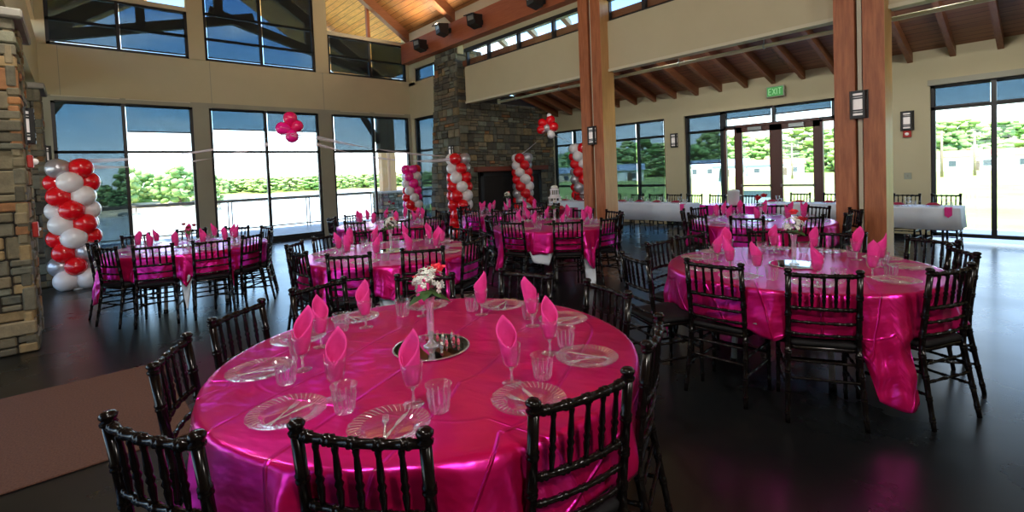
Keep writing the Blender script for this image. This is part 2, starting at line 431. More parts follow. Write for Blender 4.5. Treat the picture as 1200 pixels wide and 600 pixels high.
def shade_obj(y0, y1, z0, z1, x, label, group=None):
    root = empty('roller_shade', (x, (y0+y1)/2, z0))
    b = MB(); b.box(-.002, .002, -(y1-y0)/2, (y1-y0)/2, .02, z1-z0); b.build('fabric', M['shade'], root)
    b = MB(); b.box(-.012, .012, -(y1-y0)/2, (y1-y0)/2, -.01, .02); b.build('hem_bar', M['frame'], root)
    b = MB(); b.tube([(0, -(y1-y0)/2, z1-z0), (0, (y1-y0)/2, z1-z0)], .02, 10); b.build('roller_tube', M['frame'], root)
    return tag(root, label, 'blind', group)
wn = [0]
def window_x(y0, y1, z0, z1, mulls, trans, X, fr=.06, topfn=None):
    wn[0] += 1
    root = empty('window_%d' % wn[0], (X, (y0+y1)/2, z0)); struct(root); c = Vector(root.location)
    def B(name, boxes, m):
        b = MB()
        for q in boxes: b.box(*q)
        o = b.build(name, m, root); o.location = -c; return o
    B('window_frame', [(X-.09, X-.01, y0, y0+fr, z0, z1), (X-.09, X-.01, y1-fr, y1, z0, z1), (X-.09, X-.01, y0, y1, z0, z0+fr), (X-.09, X-.01, y0, y1, z1-fr*.8, z1)], M['frame'])
    for y in mulls: B('mullion', [(X-.09, X-.005, y-.032, y+.032, z0, z1)], M['frame'])
    for z in trans: B('transom_bar', [(X-.085, X-.01, y0, y1, z-.028, z+.028)], M['frame'])
    ys = [y0] + list(mulls) + [y1]
    for a, d in zip(ys, ys[1:]): B('pane', [(X-.055, X-.048, a, d, z0, z1)], M['glass'])
    return root
BAYS = [(-.31,2.14,.85), (2.47,5.09,3.73), (5.45,7.90,6.71)]
for (a, d, mu) in BAYS: window_x(a, d, .10, 3.41, [mu], [2.36], XB)
for k, (a, d, mu) in enumerate(BAYS):
    window_x(a, d, 4.55, 5.64 if k != 1 else 7.5, [mu], [5.08] if k != 1 else [5.08, 5.68], XB)
# clear triangular glass above the two side bays
for k, (a, d, mu) in ((0, BAYS[0]), (2, BAYS[2])):
    wn[0] += 1; root = empty('window_%d' % wn[0], (XB, (a+d)/2, 5.74)); struct(root); c = Vector(root.location)
    zt = lambda y: roofz(y) - .12
    b = MB(); b.prism([(a,5.74),(d,5.74),(d,max(5.76,zt(d))),(a,max(5.76,zt(max(a,-.3))))], 'x', XB-.055, XB-.048); o = b.build('pane', M['glass'], root); o.location = -c
    b = MB(); b.box(XB-.10, XB+.02, mu-.04, mu+.04, 5.74, zt(mu)); o = b.build('mullion', M['timber'], root); o.location = -c
# roller shades on the river side
sx = XB - .004
zb = 3.40
shade_obj(-.25, .82, .16, zb, XB+.03, 'grey roller shade pulled right down in leftmost river window')
shade_obj(.89, 2.08, 2.80, zb, XB+.03, 'short roller shade right of the fully lowered one, leftmost window')
shade_obj(2.53, 3.69, 2.90, zb, XB+.03, 'short roller shade in middle river window, left half')
shade_obj(3.77, 5.03, 2.90, zb, XB+.03, 'short roller shade behind the hanging pink balloons')
shade_obj(5.51, 6.67, 2.39, zb, XB+.03, 'roller shade down to the transom bar, rightmost river window left half')
shade_obj(6.75, 7.84, 2.39, zb, XB+.03, 'roller shade before the porch post, beside the room corner')
for a, d, z1, ph in ((-.25,.82,5.60,'upper left window, left half'), (.89,2.08,5.60,'upper left window, right half'), (2.53,3.69,7.45,'upper middle window, left half'), (3.77,5.03,7.45,'upper middle window, right half'), (5.51,6.67,5.60,'upper right window, left half'), (6.75,7.84,5.60,'upper right window next to the corner')):
    shade_obj(a, d, 4.62, z1, XB+.03, 'dark sun shade fully lowered over the ' + ph)

# ------------------------------------------------------------------ nave wall with clerestory (y = YC)
bandx0, bandx1 = -10.70, 5.4
wallpiece('wall_right', [(bandx0, bandx1, YC, YC+.25, 3.5, 4.46), (bandx0, bandx1, YC, YC+.2, 4.95, 5.12), (bandx0, bandx1, YC+.02, YC+.2, 5.0, 6.1)], M['cream'])
wallpiece('trim_1', [(bandx0, bandx1, YC-.025, YC+.0, 3.48, 3.53)], M['cream_trim'])
wallpiece('wall_back_corner', [(XB-.2, -12.28, YC, YC+.2, 3.53, 4.50), (-13.65, -12.28, YC-.02, YC+.2, 3.38, 3.53), (XB-.2, -11.0, YC+.02, YC+.2, 4.90, 6.1), (XB-.2, -13.45, YC, YC+.2, 0, 3.53), (XB-.2, -13.30, YC, YC+.2, 4.4, 4.95)], M['cream'])
# narrow corner windows
def window_y(x0, x1, z0, z1, mulls, trans, Y, fr=.06, framemat='frame', reveal=.0, name=None):
    wn[0] += 1
    root = empty(name or 'window_%d' % wn[0], ((x0+x1)/2, Y, z0)); struct(root); c = Vector(root.location)
    def B(name, boxes, m):
        b = MB()
        for q in boxes: b.box(*q)
        o = b.build(name, m, root); o.location = -c; return o
    y0, y1 = Y+reveal, Y+reveal+.08
    B('window_frame', [(x0, x0+fr, y0, y1, z0, z1), (x1-fr, x1, y0, y1, z0, z1), (x0, x1, y0, y1, z0, z0+fr), (x0, x1, y0, y1, z1-fr*.8, z1)], M[framemat])
    for x in mulls: B('mullion', [(x-.035, x+.035, y0-.005, y1, z0, z1)], M[framemat])
    for z in trans: B('transom_bar', [(x0, x1, y0, y1, z-.03, z+.03)], M[framemat])
    xs = [x0] + list(mulls) + [x1]
    for a, d in zip(xs, xs[1:]): B('pane', [(a, d, y0+.035, y0+.042, z0, z1)], M['glass'])
    return root
window_y(-13.45, -12.3, .1, 3.38, [], [2.36, .95], YC, .10, reveal=.03)
window_y(-13.30, -12.2, 4.46, 4.90, [], [], YC, .05, reveal=.03)
def shade_y(x0, x1, z0, z1, y, label):
    root = empty('roller_shade', ((x0+x1)/2, y, z0)); w = (x1-x0)/2
    b = MB(); b.box(-w, w, -.002, .002, .02, z1-z0); b.build('fabric', M['shade'], root)
    b = MB(); b.box(-w, w, -.012, .012, -.01, .02); b.build('hem_bar', M['frame'], root)
    b = MB(); b.tube([(-w, 0, z1-z0), (w, 0, z1-z0)], .02, 10); b.build('roller_tube', M['frame'], root)
    return tag(root, label, 'blind')
shade_y(-13.34, -12.32, .16, 3.34, YC+.01, 'roller shade fully down in the narrow window beside the chimney')
shade_y(-13.24, -12.25, 4.50, 4.87, YC+.012, 'small shade in the high corner window left of the chimney top')
# clerestory
cl = [-10.62,-9.75,-8.62,-7.47,-6.5]
window_y(-10.67, -6.45, 4.46, 4.95, [-9.75,-8.62,-7.47], [], YC, .045, reveal=.05)
window_y(-5.98, -2.0, 4.46, 4.95, [-5.16,-4.0,-3.0], [], YC, .045, reveal=.05)
wallpiece('trim_2', [(bandx0, bandx1, YC+.0, YC+.12, 4.865, 4.95)], M['frame'])
window_y(-1.5, 5.3, 4.46, 4.95, [-.3,1.,2.4,3.8], [], YC, .045, reveal=.05)
# timber beam
b = MB(); b.box(XB+.02, 5.4, YC-.24, YC-.002, 5.07, 5.66); o = b.build('timber_beam', M['beam']); tag(o, 'long reddish timber beam along the top of the clerestory wall', 'beam')
b = MB(); b.box(XB+.02, 5.4, YC-.10, YC+.02, 5.66, 5.97); struct(b.build('trim_3', M['cream_trim']))
# columns
def column(x0, x1, label):
    c = ((x0+x1)/2, 7.95, 0); root = empty('timber_column', c)
    w = x1-x0; h = 5.07
    b = MB(); b.box(-w/2, -w/2+.235, -.21, .19, 0, h); b.build('timber_post', M['timber'], root)
    b = MB(); b.box(-w/2+.235+.02, w/2-.255, -.16, .17, 0, h); b.build('steel_core', M['cream_trim'], root)
    b = MB(); b.box(w/2-.235, w/2-.004, -.21, .19, 0, h); b.build('timber_post', M['timber'], root)
    b = MB(); b.box(w/2-.004, w/2, -.205, .185, 0, h); b.build('side_face', M['timber_light'], root)['label'] = 'pale honey-coloured timber side face'  # thin sheet giving the column's right side a paler timber colour
    b = MB(); b.bbox(-w/2-.01, w/2+.01, -.22, .2, 0, .02, .004); b.build('base_plate', M['frame'], root)
    return tag(root, label, 'column')
column(-6.50, -5.95, 'double timber column between the centre table and white banquet table')
column(-2.05, -1.49, 'wide double timber column behind the right foreground round table')

# chimney
rnd = random.Random(11)
root = empty('stone_chimney', (-11.6, 9.9, 0)); cc = Vector(root.location)
def cp(b, n, m):
    o = b.build(n, m, root); o.location = -cc; return o
def lo(z): return -12.72 + .13*z
b = MB(); b.prism([(lo(0)+.05,0),(-11.08,0),(-11.08,5.06),(lo(5.06)+.05,5.06)], 'y', YC+.02, YC+.9)
b.box(-12.0, -11.10, YC+.2, YD-.01, 0, 3.9); cp(b, 'core', M['mortar'])
b = MB(); stone_face(b, 'y', YC+.0, -1, -12.7, -11.05, 0, 5.06, rnd, .20, lo=lo, wmin=.12, wmax=.36, depth=.04)
stone_face(b, 'x', -11.10, 1, YC+.0, YC+.72, 3.55, 5.06, rnd, .2)
FB = (9.15, 10.75, .45, 1.45)
stone_face(b, 'x', -11.10, 1, YC, YD-.02, 1.75, 3.62, rnd, .19, wmin=.12, wmax=.38)
stone_face(b, 'x', -11.10, 1, YC, 8.55, 0, 1.75, rnd, .19, wmin=.12, wmax=.38)
stone_face(b, 'x', -11.10, 1, 11.1, YD-.02, 0, 1.75, rnd, .19, wmin=.12, wmax=.38)
stone_face(b, 'x', -11.10, 1, 8.55, 11.1, 0, .45, rnd, .19, wmin=.12, wmax=.38)
cp(b, 'stone_facing', M['stone'])
b = MB(); b.box(-11.12, -11.04, 8.57, 11.08, .46, 1.62); cp(b, 'firebox', M['firebox'])  # flat dark slab in place of a hollow fireplace opening
b = MB(); b.box(-11.04, -11.0, 8.6, 8.72, .46, 1.6); b.box(-11.04, -11.0, 10.93, 11.05, .46, 1.6); b.box(-11.04, -11.0, 8.6, 11.05, 1.5, 1.6); cp(b, 'fireplace_surround', M['black'])
b = MB(); b.bbox(-11.1, -10.86, 8.40, 11.25, 1.63, 1.77, .01); cp(b, 'mantel', M['mantel'])
tag(root, 'tall fieldstone chimney and fireplace wall with a red-brown mantel', 'fireplace')

# ------------------------------------------------------------------ far wall with doors (y = YD)
def wz(x0, x1, z0, z1): return (x0, x1, YD, YD+.22, z0, z1)
WT = 2.84
wallpiece('wall_back', [wz(-11.2, -9.35+2.0, WT, 3.6), wz(-7.35, 5.5, WT, 3.6), wz(-9.35, -8.80, 0, WT), wz(-7.02, -6.46, 0, WT), wz(-2.18, -1.60, 0, WT), wz(-11.35,-11.1, 0, 3.6), wz(1.75, 5.5, 0, WT),
    wz(-11.1,-9.35,0,.1), wz(-8.8,-7.02,0,.1), wz(-6.46,-5.46,0,.06), wz(-3.10,-2.18,0,.06)], M['cream'])
b = MB(); b.box(-1.63, 1.75, YD-.03, YD, WT-.0, WT+.10); struct(b.build('trim_4', M['cream_dark']))
b = MB(); b.box(-9.35, -8.8, YD-.015, YD, 0, .1); b.box(-7.02, -6.46, YD-.015, YD, 0, .1); b.box(-2.18, -1.6, YD-.015, YD, 0, .1); struct(b.build('baseboard_back', M['frame']))
window_y(-11.08, -9.35, .1, WT, [-10.25], [2.38, 1.06], YD, .06, reveal=.06)
window_y(-8.80, -7.02, .1, WT, [-7.90], [2.38, 1.06], YD, .06, reveal=.06)
window_y(-6.46, -5.46, .06, WT, [], [2.40], YD, .09, reveal=.06)
window_y(-5.46, -5.16, .06, 2.42, [], [], YD, .05, 'door_brown', reveal=.06)
window_y(-5.46, -3.12, 2.42, WT, [-4.32], [], YD, .06, 'frame', reveal=.06)
window_y(-3.40, -3.10, .06, 2.42, [], [], YD, .05, 'door_brown', reveal=.06)
window_y(-3.10, -2.18, .06, WT, [], [2.40], YD, .06, reveal=.06)
window_y(-1.60, .10, .08, WT, [-.77], [2.42], YD, .065, reveal=.06)
window_y(.10, 1.75, .08, WT, [.93], [2.42], YD, .065, reveal=.06)
# double doors
for k, (x0, x1, hx) in enumerate(((-5.16,-4.28,-4.42), (-4.28,-3.40,-4.14))):
    root = empty('door_%d' % (k+1), ((x0+x1)/2, YD+.08, 0)); struct(root); w = x1-x0
    b = MB(); b.box(-w/2, -w/2+.13, -.025, .025, .01, 2.42); b.box(w/2-.13, w/2, -.025, .025, .01, 2.42)
    b.box(-w/2, w/2, -.025, .025, .01, .26); b.box(-w/2, w/2, -.025, .025, 2.29, 2.42); b.build('door_frame', M['door_brown'], root)
    b = MB(); b.box(-w/2+.12, w/2-.12, -.004, .004, .25, 2.3); b.build('pane', M['glass'], root)
    b = MB(); b.box(-w/2+.10, w/2-.10, -.075, -.045, 1.02, 1.06); b.box(-w/2+.1, -w/2+.13, -.07, 0, 1.01, 1.07); b.box(w/2-.13, w/2-.1, -.07, 0, 1.01, 1.07); b.build('push_bar', M['rail'], root)
    b = MB(); b.box(-.15, .15, -.085, -.025, 2.32, 2.40); b.build('door_closer', M['grey_metal'], root)
    b = MB(); b.box(-w/2, w/2, -.05, .05, 2.42, 2.47); b.build('door_head', M['door_brown'], root)
# shades on the far wall
shade_y(-11.03, -10.29, .16, WT-.04, YD+.035, 'roller shade fully down, right beside the stone fireplace wall')
shade_y(-10.21, -9.41, .16, WT-.04, YD+.035, 'roller shade fully down, partly behind the left timber column')
shade_y(-8.75, -7.94, .16, WT-.04, YD+.035, 'shade fully down behind white banquet table, left of the mullion')
shade_y(-7.86, -7.07, .16, WT-.04, YD+.035, 'shade fully down behind white banquet table, right of the mullion')
shade_y(-6.38, -5.54, 1.60, WT-.04, YD+.035, 'roller shade half lowered just left of the glass doors')
shade_y(-5.40, -4.36, 2.64, WT-.03, YD+.035, 'short shade above the left glass door')
shade_y(-4.28, -3.18, 2.64, WT-.03, YD+.035, 'short shade above the right glass door')
shade_y(-1.54, -.81, 2.44, WT-.04, YD+.035, 'short shade in the right-hand lawn window, left half')
shade_y(-.73, .05, 2.44, WT-.04, YD+.035, 'short shade in the right-hand lawn window, right half')
shade_y(-3.05, -2.24, 2.44, WT-.04, YD+.035, 'short shade hidden largely behind the right timber column')

# aisle roof: deck, rafters, outer eave
sl = .30
def az(y): return 3.50 + (YD - y)*sl
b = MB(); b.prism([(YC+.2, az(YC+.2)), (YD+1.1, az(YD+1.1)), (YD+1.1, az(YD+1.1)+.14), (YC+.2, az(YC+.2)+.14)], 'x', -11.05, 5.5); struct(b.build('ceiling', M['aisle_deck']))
xs = []; x = -8.46
while x > -11.0: xs.append(x); x -= .6
x = -7.88
while x < 5.3: xs.append(x); x += .6
n = 0
for x in sorted(xs):
    b = MB(); y0, y1 = YC+.26, YD-.002
    b.prism([(y0, az(y0)-.19), (y1, az(y1)-.19), (y1, az(y1)-.002), (y0, az(y0)-.002)], 'x', -.04, .04)
    o = b.build('rafter', M['rafter']); o.location = (x, 0, 0)
    lab = 'sloping roof rafter above the side aisle, %s' % ('over the stone fireplace end' if x < -8.9 else 'over the white banquet table' if x < -6.2 else 'over the glass doors' if x < -2.9 else 'near the right timber column' if x < -1.6 else 'over the right lawn window')
    tag(o, lab, 'rafter', 'aisle rafters ' + lab.split(', ')[1])
# sprinkler pipe
root = empty('sprinkler_pipe', (-4, 8.42, 3.44))
b = MB(); b.tube([(-5.85, 0, 0), (9.2, 0, 0)], .032, 10); b.tube([(-5.85,0,-.05),(-5.85,0,.07)], .04, 10); b.build('pipe', M['pale_pipe'], root)
for x in [-5.2+1.5*k for k in range(9)]:
    b = MB(); b.tube([(x,0,0),(x,0,az(8.42)-3.44-.19)], .007, 6); b.tube([(x-.012,0,0),(x+.012,0,0)], .042, 10); b.build('hanger', M['grey_metal'], root)
tag(root, 'cream sprinkler pipe hung under the aisle rafters', 'pipe')

# nave roof -----------------------------------------------------------------
def slopeslab(name, m, x0, x1, dz=0, t=.16, y0=RIDGE, y1=YC+1.0, y2=-1.4):
    b = MB(); b.prism([(y0, EAVE+(YC-y0)*SLOPE+dz), (y1, EAVE+(YC-y1)*SLOPE+dz), (y1, EAVE+(YC-y1)*SLOPE+t+dz), (y0, EAVE+(YC-y0)*SLOPE+t+dz)], 'x', x0, x1)
    b.prism([(y0, EAVE+(y0+.38)*SLOPE+dz), (y2, EAVE+(y2+.38)*SLOPE+dz), (y2, EAVE+(y2+.38)*SLOPE+t+dz), (y0, EAVE+(y0+.38)*SLOPE+t+dz)], 'x', x0, x1)
    return b.build(name, m)
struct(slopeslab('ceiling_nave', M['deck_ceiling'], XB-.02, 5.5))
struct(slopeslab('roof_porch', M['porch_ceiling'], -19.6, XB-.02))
# interior rafters of the hall roof
for x in [XB+.22, -11.0, -8.7, -6.4, -4.1]:
    b = MB(); y0, y1 = RIDGE, YC-.10
    zf = lambda y: EAVE + (YC-y)*SLOPE
    b.prism([(y0, zf(y0)-.34), (y1, zf(y1)-.30), (y1, zf(y1)-.002), (y0, zf(y0)-.002)], 'x', -.10, .10)
    o = b.build('roof_rafter', M['rafter']); o.location = (x, 0, 0)
    if x < -13: tag(o, 'heavy sloping roof timber against the river gable wall', 'rafter')
    elif x < -10.5: tag(o, 'heavy sloping roof timber ending above the stone chimney', 'rafter')
    else: tag(o, 'heavy sloping roof timber of the high hall ceiling', 'rafter', 'heavy hall roof timbers beyond the chimney')

# spotlights on the beam
def spot(x, z, k):
    root = empty('spotlight', (x, YC-.24, z), R(-12 if k % 2 else 6))
    b = MB(); b.bbox(-.07, .07, -.05, .0, -.06, .06, .01); b.tube([(0,-.03,0),(0,-.16,-.01)], .02, 8); b.build('bracket', M['black'], root)
    b = MB(); b.prism([(-.36,-.10),(-.13,-.16),(-.10,.16),(-.38,.13)], 'x', -.14, .14); b.build('housing', M['black'], root)
    b = MB(); b.prism([(-.375,.0),(-.385,.115),(-.365,.12),(-.352,.0)], 'x', -.10, .10); b.build('lens', M['grey_metal'], root)
    b = MB(); b.prism([(-.46,.10),(-.38,.13),(-.37,.15),(-.47,.12)], 'x', -.15, .15); b.build('hood', M['black'], root)
    return root
for k, (x, z, l) in enumerate(((-12.15,5.28,'black spotlight on the beam, leftmost, nearest the room corner'), (-10.95,5.45,'black spotlight on the beam, second from the room corner'), (-9.6,5.32,'black spotlight on the beam, third from the room corner'), (-7.42,5.22,'black spotlight on the beam nearest the left timber column'))):
    tag(spot(x, z, k), l, 'spotlight')

# wall sconces ----------------------------------------------------------------
def make_sconce():
    root = empty('wall_sconce')     # local: back plane y=0, projecting to -y
    b = MB(); b.box(-.115, .115, -.02, 0, -.20, .20); b.build('back_plate', M['black'], root)
    b = MB(); pts = [(-.10,0),(-.055,-.10),(.055,-.10),(.10,0)]
    b.prism([(-.095,-.02),(-.05,-.085),(.05,-.085),(.095,-.02)], 'z', -.17, .17); b.build('lamp_shade', M['lamp_white'], root)
    b = MB()
    for z, h in ((.175,.018), (.115,.010), (.085,.010), (-.085,.010), (-.115,.010), (-.175,.018)):
        b.prism([(-.11,0),(-.057,-.10),(.057,-.10),(.11,0)], 'z', z-h, z+h)
    for q in (-1,1):
        b.prism([(q*.074-.014,-.098),(q*.074+.012,-.094),(q*.088+.012,-.05),(q*.088-.014,-.05)], 'z', -.19, .19)
    b.build('frame', M['black'], root)
    for q in COL.objects:
        if q.parent == root:
            for v_ in q.data.vertices: v_.co = (v_.co.x*.90, v_.co.y*.72, v_.co.z*.92)
    proto_tree(root); return root
sc = make_sconce()
for (p, rz, l) in [((-1.77, 7.74, 2.27), 0, 'black caged wall lamp on the wide right timber column'), ((-6.22, 7.74, 2.24), 0, 'black caged wall lamp on the left timber column'),
    ((-11.42, 7.93, 2.22), 0, 'black caged wall lamp on the stone chimney'), ((-6.74, YD, 2.24), 0, 'black caged wall lamp on wall between shaded windows and doors'),
    ((-1.93, YD, 2.24), 0, 'black caged wall lamp above the red fire alarm'), ((-6.93, -.355, 2.22), pi, 'black caged lamp on the side of the foreground stone pier'),
    ((-11.25, -.355, 2.14), pi, 'black caged lamp on stone pier just above the left balloon column')]:
    tag(place(sc, p, rz), l, 'wall lamp')
# alarms and plates
def alarm(p, rz, l, pull=False):
    root = empty('fire_alarm', p, rz)
    b = MB(); b.bbox(-.062, .062, -.045, 0, -.075 if pull else -.062, .075 if pull else .062, .008); b.build('housing', M['red_plastic'], root)
    if pull:
        b = MB(); b.bbox(-.04, .04, -.062, -.045, -.015, .012, .004); b.build('handle', M['white_plastic'], root)
    else:
        b = MB(); b.lathe([(.0,0),(.030,.0),(.030,.018),(.018,.034),(0,.038)], 12); b.xf(Matrix.Translation((0,-.045,.0)) @ Matrix.Rotation(pi/2, 4, 'X')); b.build('strobe', M['lamp_white'], root)
    return tag(root, l, 'fire alarm')
alarm((-1.93, YD, 1.99), 0, 'red fire alarm strobe under the wall lamp on the far wall')
alarm((-6.85, -.355, 1.86), pi, 'red fire alarm strobe under the lamp of the foreground pier')
alarm((-6.85, -.355, 1.18), pi, 'red fire alarm pull box low on the foreground stone pier', True)
b = MB(); b.bbox(-.055, .055, -.012, 0, -.06, .06, .004); b.cur = 1; b.box(-.01, .01, -.02, -.012, -.02, .02)
o = b.build('switch_plate', [M['sign_case'], M['stone_cap']], None, (-1.93, YD, 1.2)); tag(o, 'small grey switch plate low on wall beneath the red fire alarm', 'switch')
b = MB(); b.bbox(-.055, .055, -.015, 0, -.06, .06, .004); b.cur = 1; b.box(-.012, .012, -.022, -.015, -.02, .02)
o = b.build('switch_plate', [M['white_plastic'], M['stone_cap']], None, (-11.62, 7.94, 1.22)); tag(o, 'white switch plate on the stone chimney left of the balloons', 'switch')
# exit sign
root = empty('exit_sign', (-4.22, YD-.06, 3.13))
b = MB(); b.bbox(-.19, .19, -.03, .03, -.12, .12, .008); b.build('housing', M['sign_case'], root)
b = MB(); b.box(-.165, .165, -.036, -.030, -.10, .10); b.build('face', M['exit_green'], root)
b = MB(); t = .018
def bar(x0, z0, x1, z1):
    d = Vector((x1-x0, 0, z1-z0)); L = d.length; d.normalize(); nn = Vector((-d.z, 0, d.x))*t/2
    P = [Vector((x0,0,z0))+nn, Vector((x0,0,z0))-nn, Vector((x1,0,z1))-nn, Vector((x1,0,z1))+nn]
    vs = [(p.x, -.041, p.z) for p in P] + [(p.x, -.036, p.z) for p in P]
    b.add(vs, [(0,1,2,3),(7,6,5,4),(0,4,5,1),(1,5,6,2),(2,6,7,3),(3,7,4,0)])
h = .065
bar(-.13,-h,-.13,h); bar(-.13,h,-.075,h); bar(-.13,0,-.085,0); bar(-.13,-h,-.075,-h)
bar(-.05,-h,.01,h); bar(-.05,h,.01,-h); bar(.04,-h,.04,h); bar(.10,-h,.10,h); bar(.07,h,.13,h)
b.build('lettering', M['exit_letter'], root)
b = MB(); b.box(-.03, .03, .03, .06, -.03, .03); b.build('mount', M['sign_case'], root)
tag(root, 'green EXIT sign on the wall above the double doors', 'sign')

# rug
b = MB(); b.bbox(-5.30, -3.62, -3.2, .50, .0, .012, .005); tag(b.build('rug', M['rug']), 'flat brown carpet mat on the dark floor at left', 'rug')

# ------------------------------------------------------------------ chiavari chair
def rings(L, r, every=.115, amp=1.38, first=.05):
    out = [(0., r)]; t = first
    while t < L - .02:
        out += [(t-.016, r), (t-.011, r*amp), (t-.004, r*amp), (t, r*1.02), (t+.004, r*amp), (t+.011, r*amp), (t+.016, r)]; t += every
    out.append((L, r)); return out
def turned(mb, pts, r, n=8, every=.115, amp=1.3, first=.05, taper=None):
    pts = [Vector(p) for p in pts]; seg = [(pts[i+1]-pts[i]).length for i in range(len(pts)-1)]; L = sum(seg)
    P = []; Rr = []
    for (t, q) in rings(L, r, every, amp, first):
        s = t; i = 0
        while i < len(seg)-1 and s > seg[i]: s -= seg[i]; i += 1
        P.append(pts[i].lerp(pts[i+1], min(1, s/seg[i]))); Rr.append(q*(taper(t/L) if taper else 1))
    mb.tube(P, Rr, n)
def make_chair():
    root = empty('chiavari_chair')
    def yb(z):  # back plane
        return -.185 - max(0, z-.45)*.115 if z >= .45 else -.185 - (.45-z)*.17
    for s in (-1, 1):
        b = MB(); zz = [0,.15,.3,.45,.6,.75,.885]
        turned(b, [(s*(.20-.02*min(1, z/.45)), yb(z), z) for z in zz], .0165, 10, .118, 1.22, .06, lambda t: .78+.22*min(1, t*2))
        y = yb(.885); b.lathe([(.012,0),(.021,.006),(.023,.014),(.016,.022),(.022,.028),(.024,.036),(.016,.045),(0,.047)], 10, (s*.18, y, .878))
        b.build('back_post', M['chair'], root)
    def rail(z, r, name, bow=.022, every=.07):
        b = MB(); P = []
        for k in range(9):
            x = -.18 + .36*k/8; P.append((x, yb(z) - bow*(1-(x/.18)**2), z))
        turned(b, P, r, 8, every, 1.3, .035); b.build(name, M['chair'], root)
    rail(.885, .013, 'top_rail'); rail(.685, .0115, 'back_rail'); rail(.60, .009, 'back_rail'); rail(.525, .009, 'back_rail')
    for k in range(5):
        x = -.12 + .06*k; bw = .022*(1-(x/.18)**2); b = MB()
        y0, y1 = yb(.685)-bw, yb(.885)-bw
        b.tube([(x, y0+(y1-y0)*t, .685+.2*t) for t in (0,.12,.28,.34,.40,.46,.52,.70,.82,.9,1)], [.006,.008,.011,.008,.013,.008,.011,.009,.0075,.010,.006], 7)
        b.build('spindle', M['chair'], root)
    # seat frame and cushion
    def outline(z, g=0, n=6):
        pts = []
        hw0, hw1, y0, y1, r = .185+g, .205+g, -.20-g, .205+g, .05
        corners = [(-hw0, y0, pi, 1.5*pi), (hw0, y0, 1.5*pi, 2*pi), (hw1, y1, 0, .5*pi), (-hw1, y1, .5*pi, pi)]
        for cx, cy, a0, a1 in corners:
            ccx = cx - (r if cx > 0 else -r); ccy = cy - (r if cy > 0 else -r)
            for k in range(n): a = a0 + (a1-a0)*k/(n-1); pts.append((ccx + r*cos(a), ccy + r*sin(a), z))
        return pts
    def loft(b, levels):
        vs = []; n = len(levels[0])
        for l in levels: vs += l
        fs = [tuple(range(n))[::-1], tuple(range((len(levels)-1)*n, len(levels)*n))]
        for i in range(len(levels)-1):
            for k in range(n): fs.append((i*n+k, i*n+(k+1)%n, (i+1)*n+(k+1)%n, (i+1)*n+k))
        b.add(vs, fs, True)
    b = MB(); loft(b, [outline(.425,-.006), outline(.428,0), outline(.447,0), outline(.450,-.006)]); b.build('seat_frame', M['chair'], root)
    b = MB(); loft(b, [outline(.449,-.012), outline(.456,.002), outline(.472,.003), outline(.484,-.012), outline(.490,-.05), outline(.492,-.10)]); b.build('seat_cushion', M['cushion'], root)
    for s in (-1, 1):
        b = MB(); turned(b, [(s*.195, .175, 0), (s*.188, .175, .43)], .0155, 10, .11, 1.22, .05, lambda t: .75+.25*t); b.build('leg', M['chair'], root)
        for z in (.19, .31):
            b = MB(); turned(b, [(s*.193, .175, z), (s*.19, yb(z), z)], .0085, 7, .10, 1.25, .06); b.build('stretcher', M['chair'], root)
    for z in (.24, .35):
        b = MB(); turned(b, [(-.192, .175, z), (.192, .175, z)], .0085, 7, .10, 1.25, .06); b.build('stretcher', M['chair'], root)
    b = MB(); turned(b, [(-.19, yb(.26), .26), (.19, yb(.26), .26)], .0085, 7, .10, 1.25, .06); b.build('stretcher', M['chair'], root)
    b = MB(); turned(b, [(-.185, yb(.36), .36), (.185, yb(.36), .36)], .0085, 7, .10, 1.25, .06); b.build('stretcher', M['chair'], root)
    proto_tree(root); return root
CH = make_chair()
def chair_at(mx, my, fa, label, group):   # mx,my: middle of the back's top; fa: facing azimuth (deg)
    a = R(fa); off = .237; return tag(place(CH, (mx + cos(a)*off, my + sin(a)*off, 0), a - pi/2), label, 'chair', group)

# ------------------------------------------------------------------ place-setting pieces
def make_plate():
    root = empty('plate'); b = MB(); n = 60
    prof = [(0,.004),(.070,.004),(.078,.006),(.086,.013),(.10,.017),(.118,.019),(.127,.0205),(.129,.021),(.127,.0175),(.10,.0125),(.086,.008),(.078,.001),(.070,0),(0,0)]
    b.lathe([(max(r, 1e-6), z) for r, z in prof], n, wob=lambda th, z: .006*cos(20*th) if z > .016 else 0); b.build('dish', M['clear'], root)
    b = MB()
    for k in range(40):
        th = 2*pi*k/40; a0, a1 = th, th+.16
        b.tube([(.088*cos(a0), .088*sin(a0), .0165), (.106*cos((a0+a1)/2), .106*sin((a0+a1)/2), .020), (.123*cos(a1), .123*sin(a1), .0225)], .0013, 4, False)
    b.build('rim_ribs', M['clear_thick'], root)
    proto_tree(root); return root
def make_goblet():
    root = empty('goblet')
    b = MB(); b.lathe([(1e-6,0),(.036,0),(.037,.002),(.012,.006),(1e-6,.008)], 20); b.build('foot', M['clear'], root)
    b = MB(); b.lathe([(.006,.005),(.0045,.015),(.0075,.022),(.0045,.029),(.0045,.045),(.008,.060)], 12); b.build('stem', M['clear_thick'], root)
    b = MB(); b.lathe([(.006,.056),(.020,.062),(.030,.076),(.0355,.10),(.038,.13),(.0385,.15),(.0372,.15),(.0362,.12),(.030,.085),(.017,.067),(1e-6,.063)], 24); b.build('bowl', M['clear'], root)
    proto_tree(root); return root
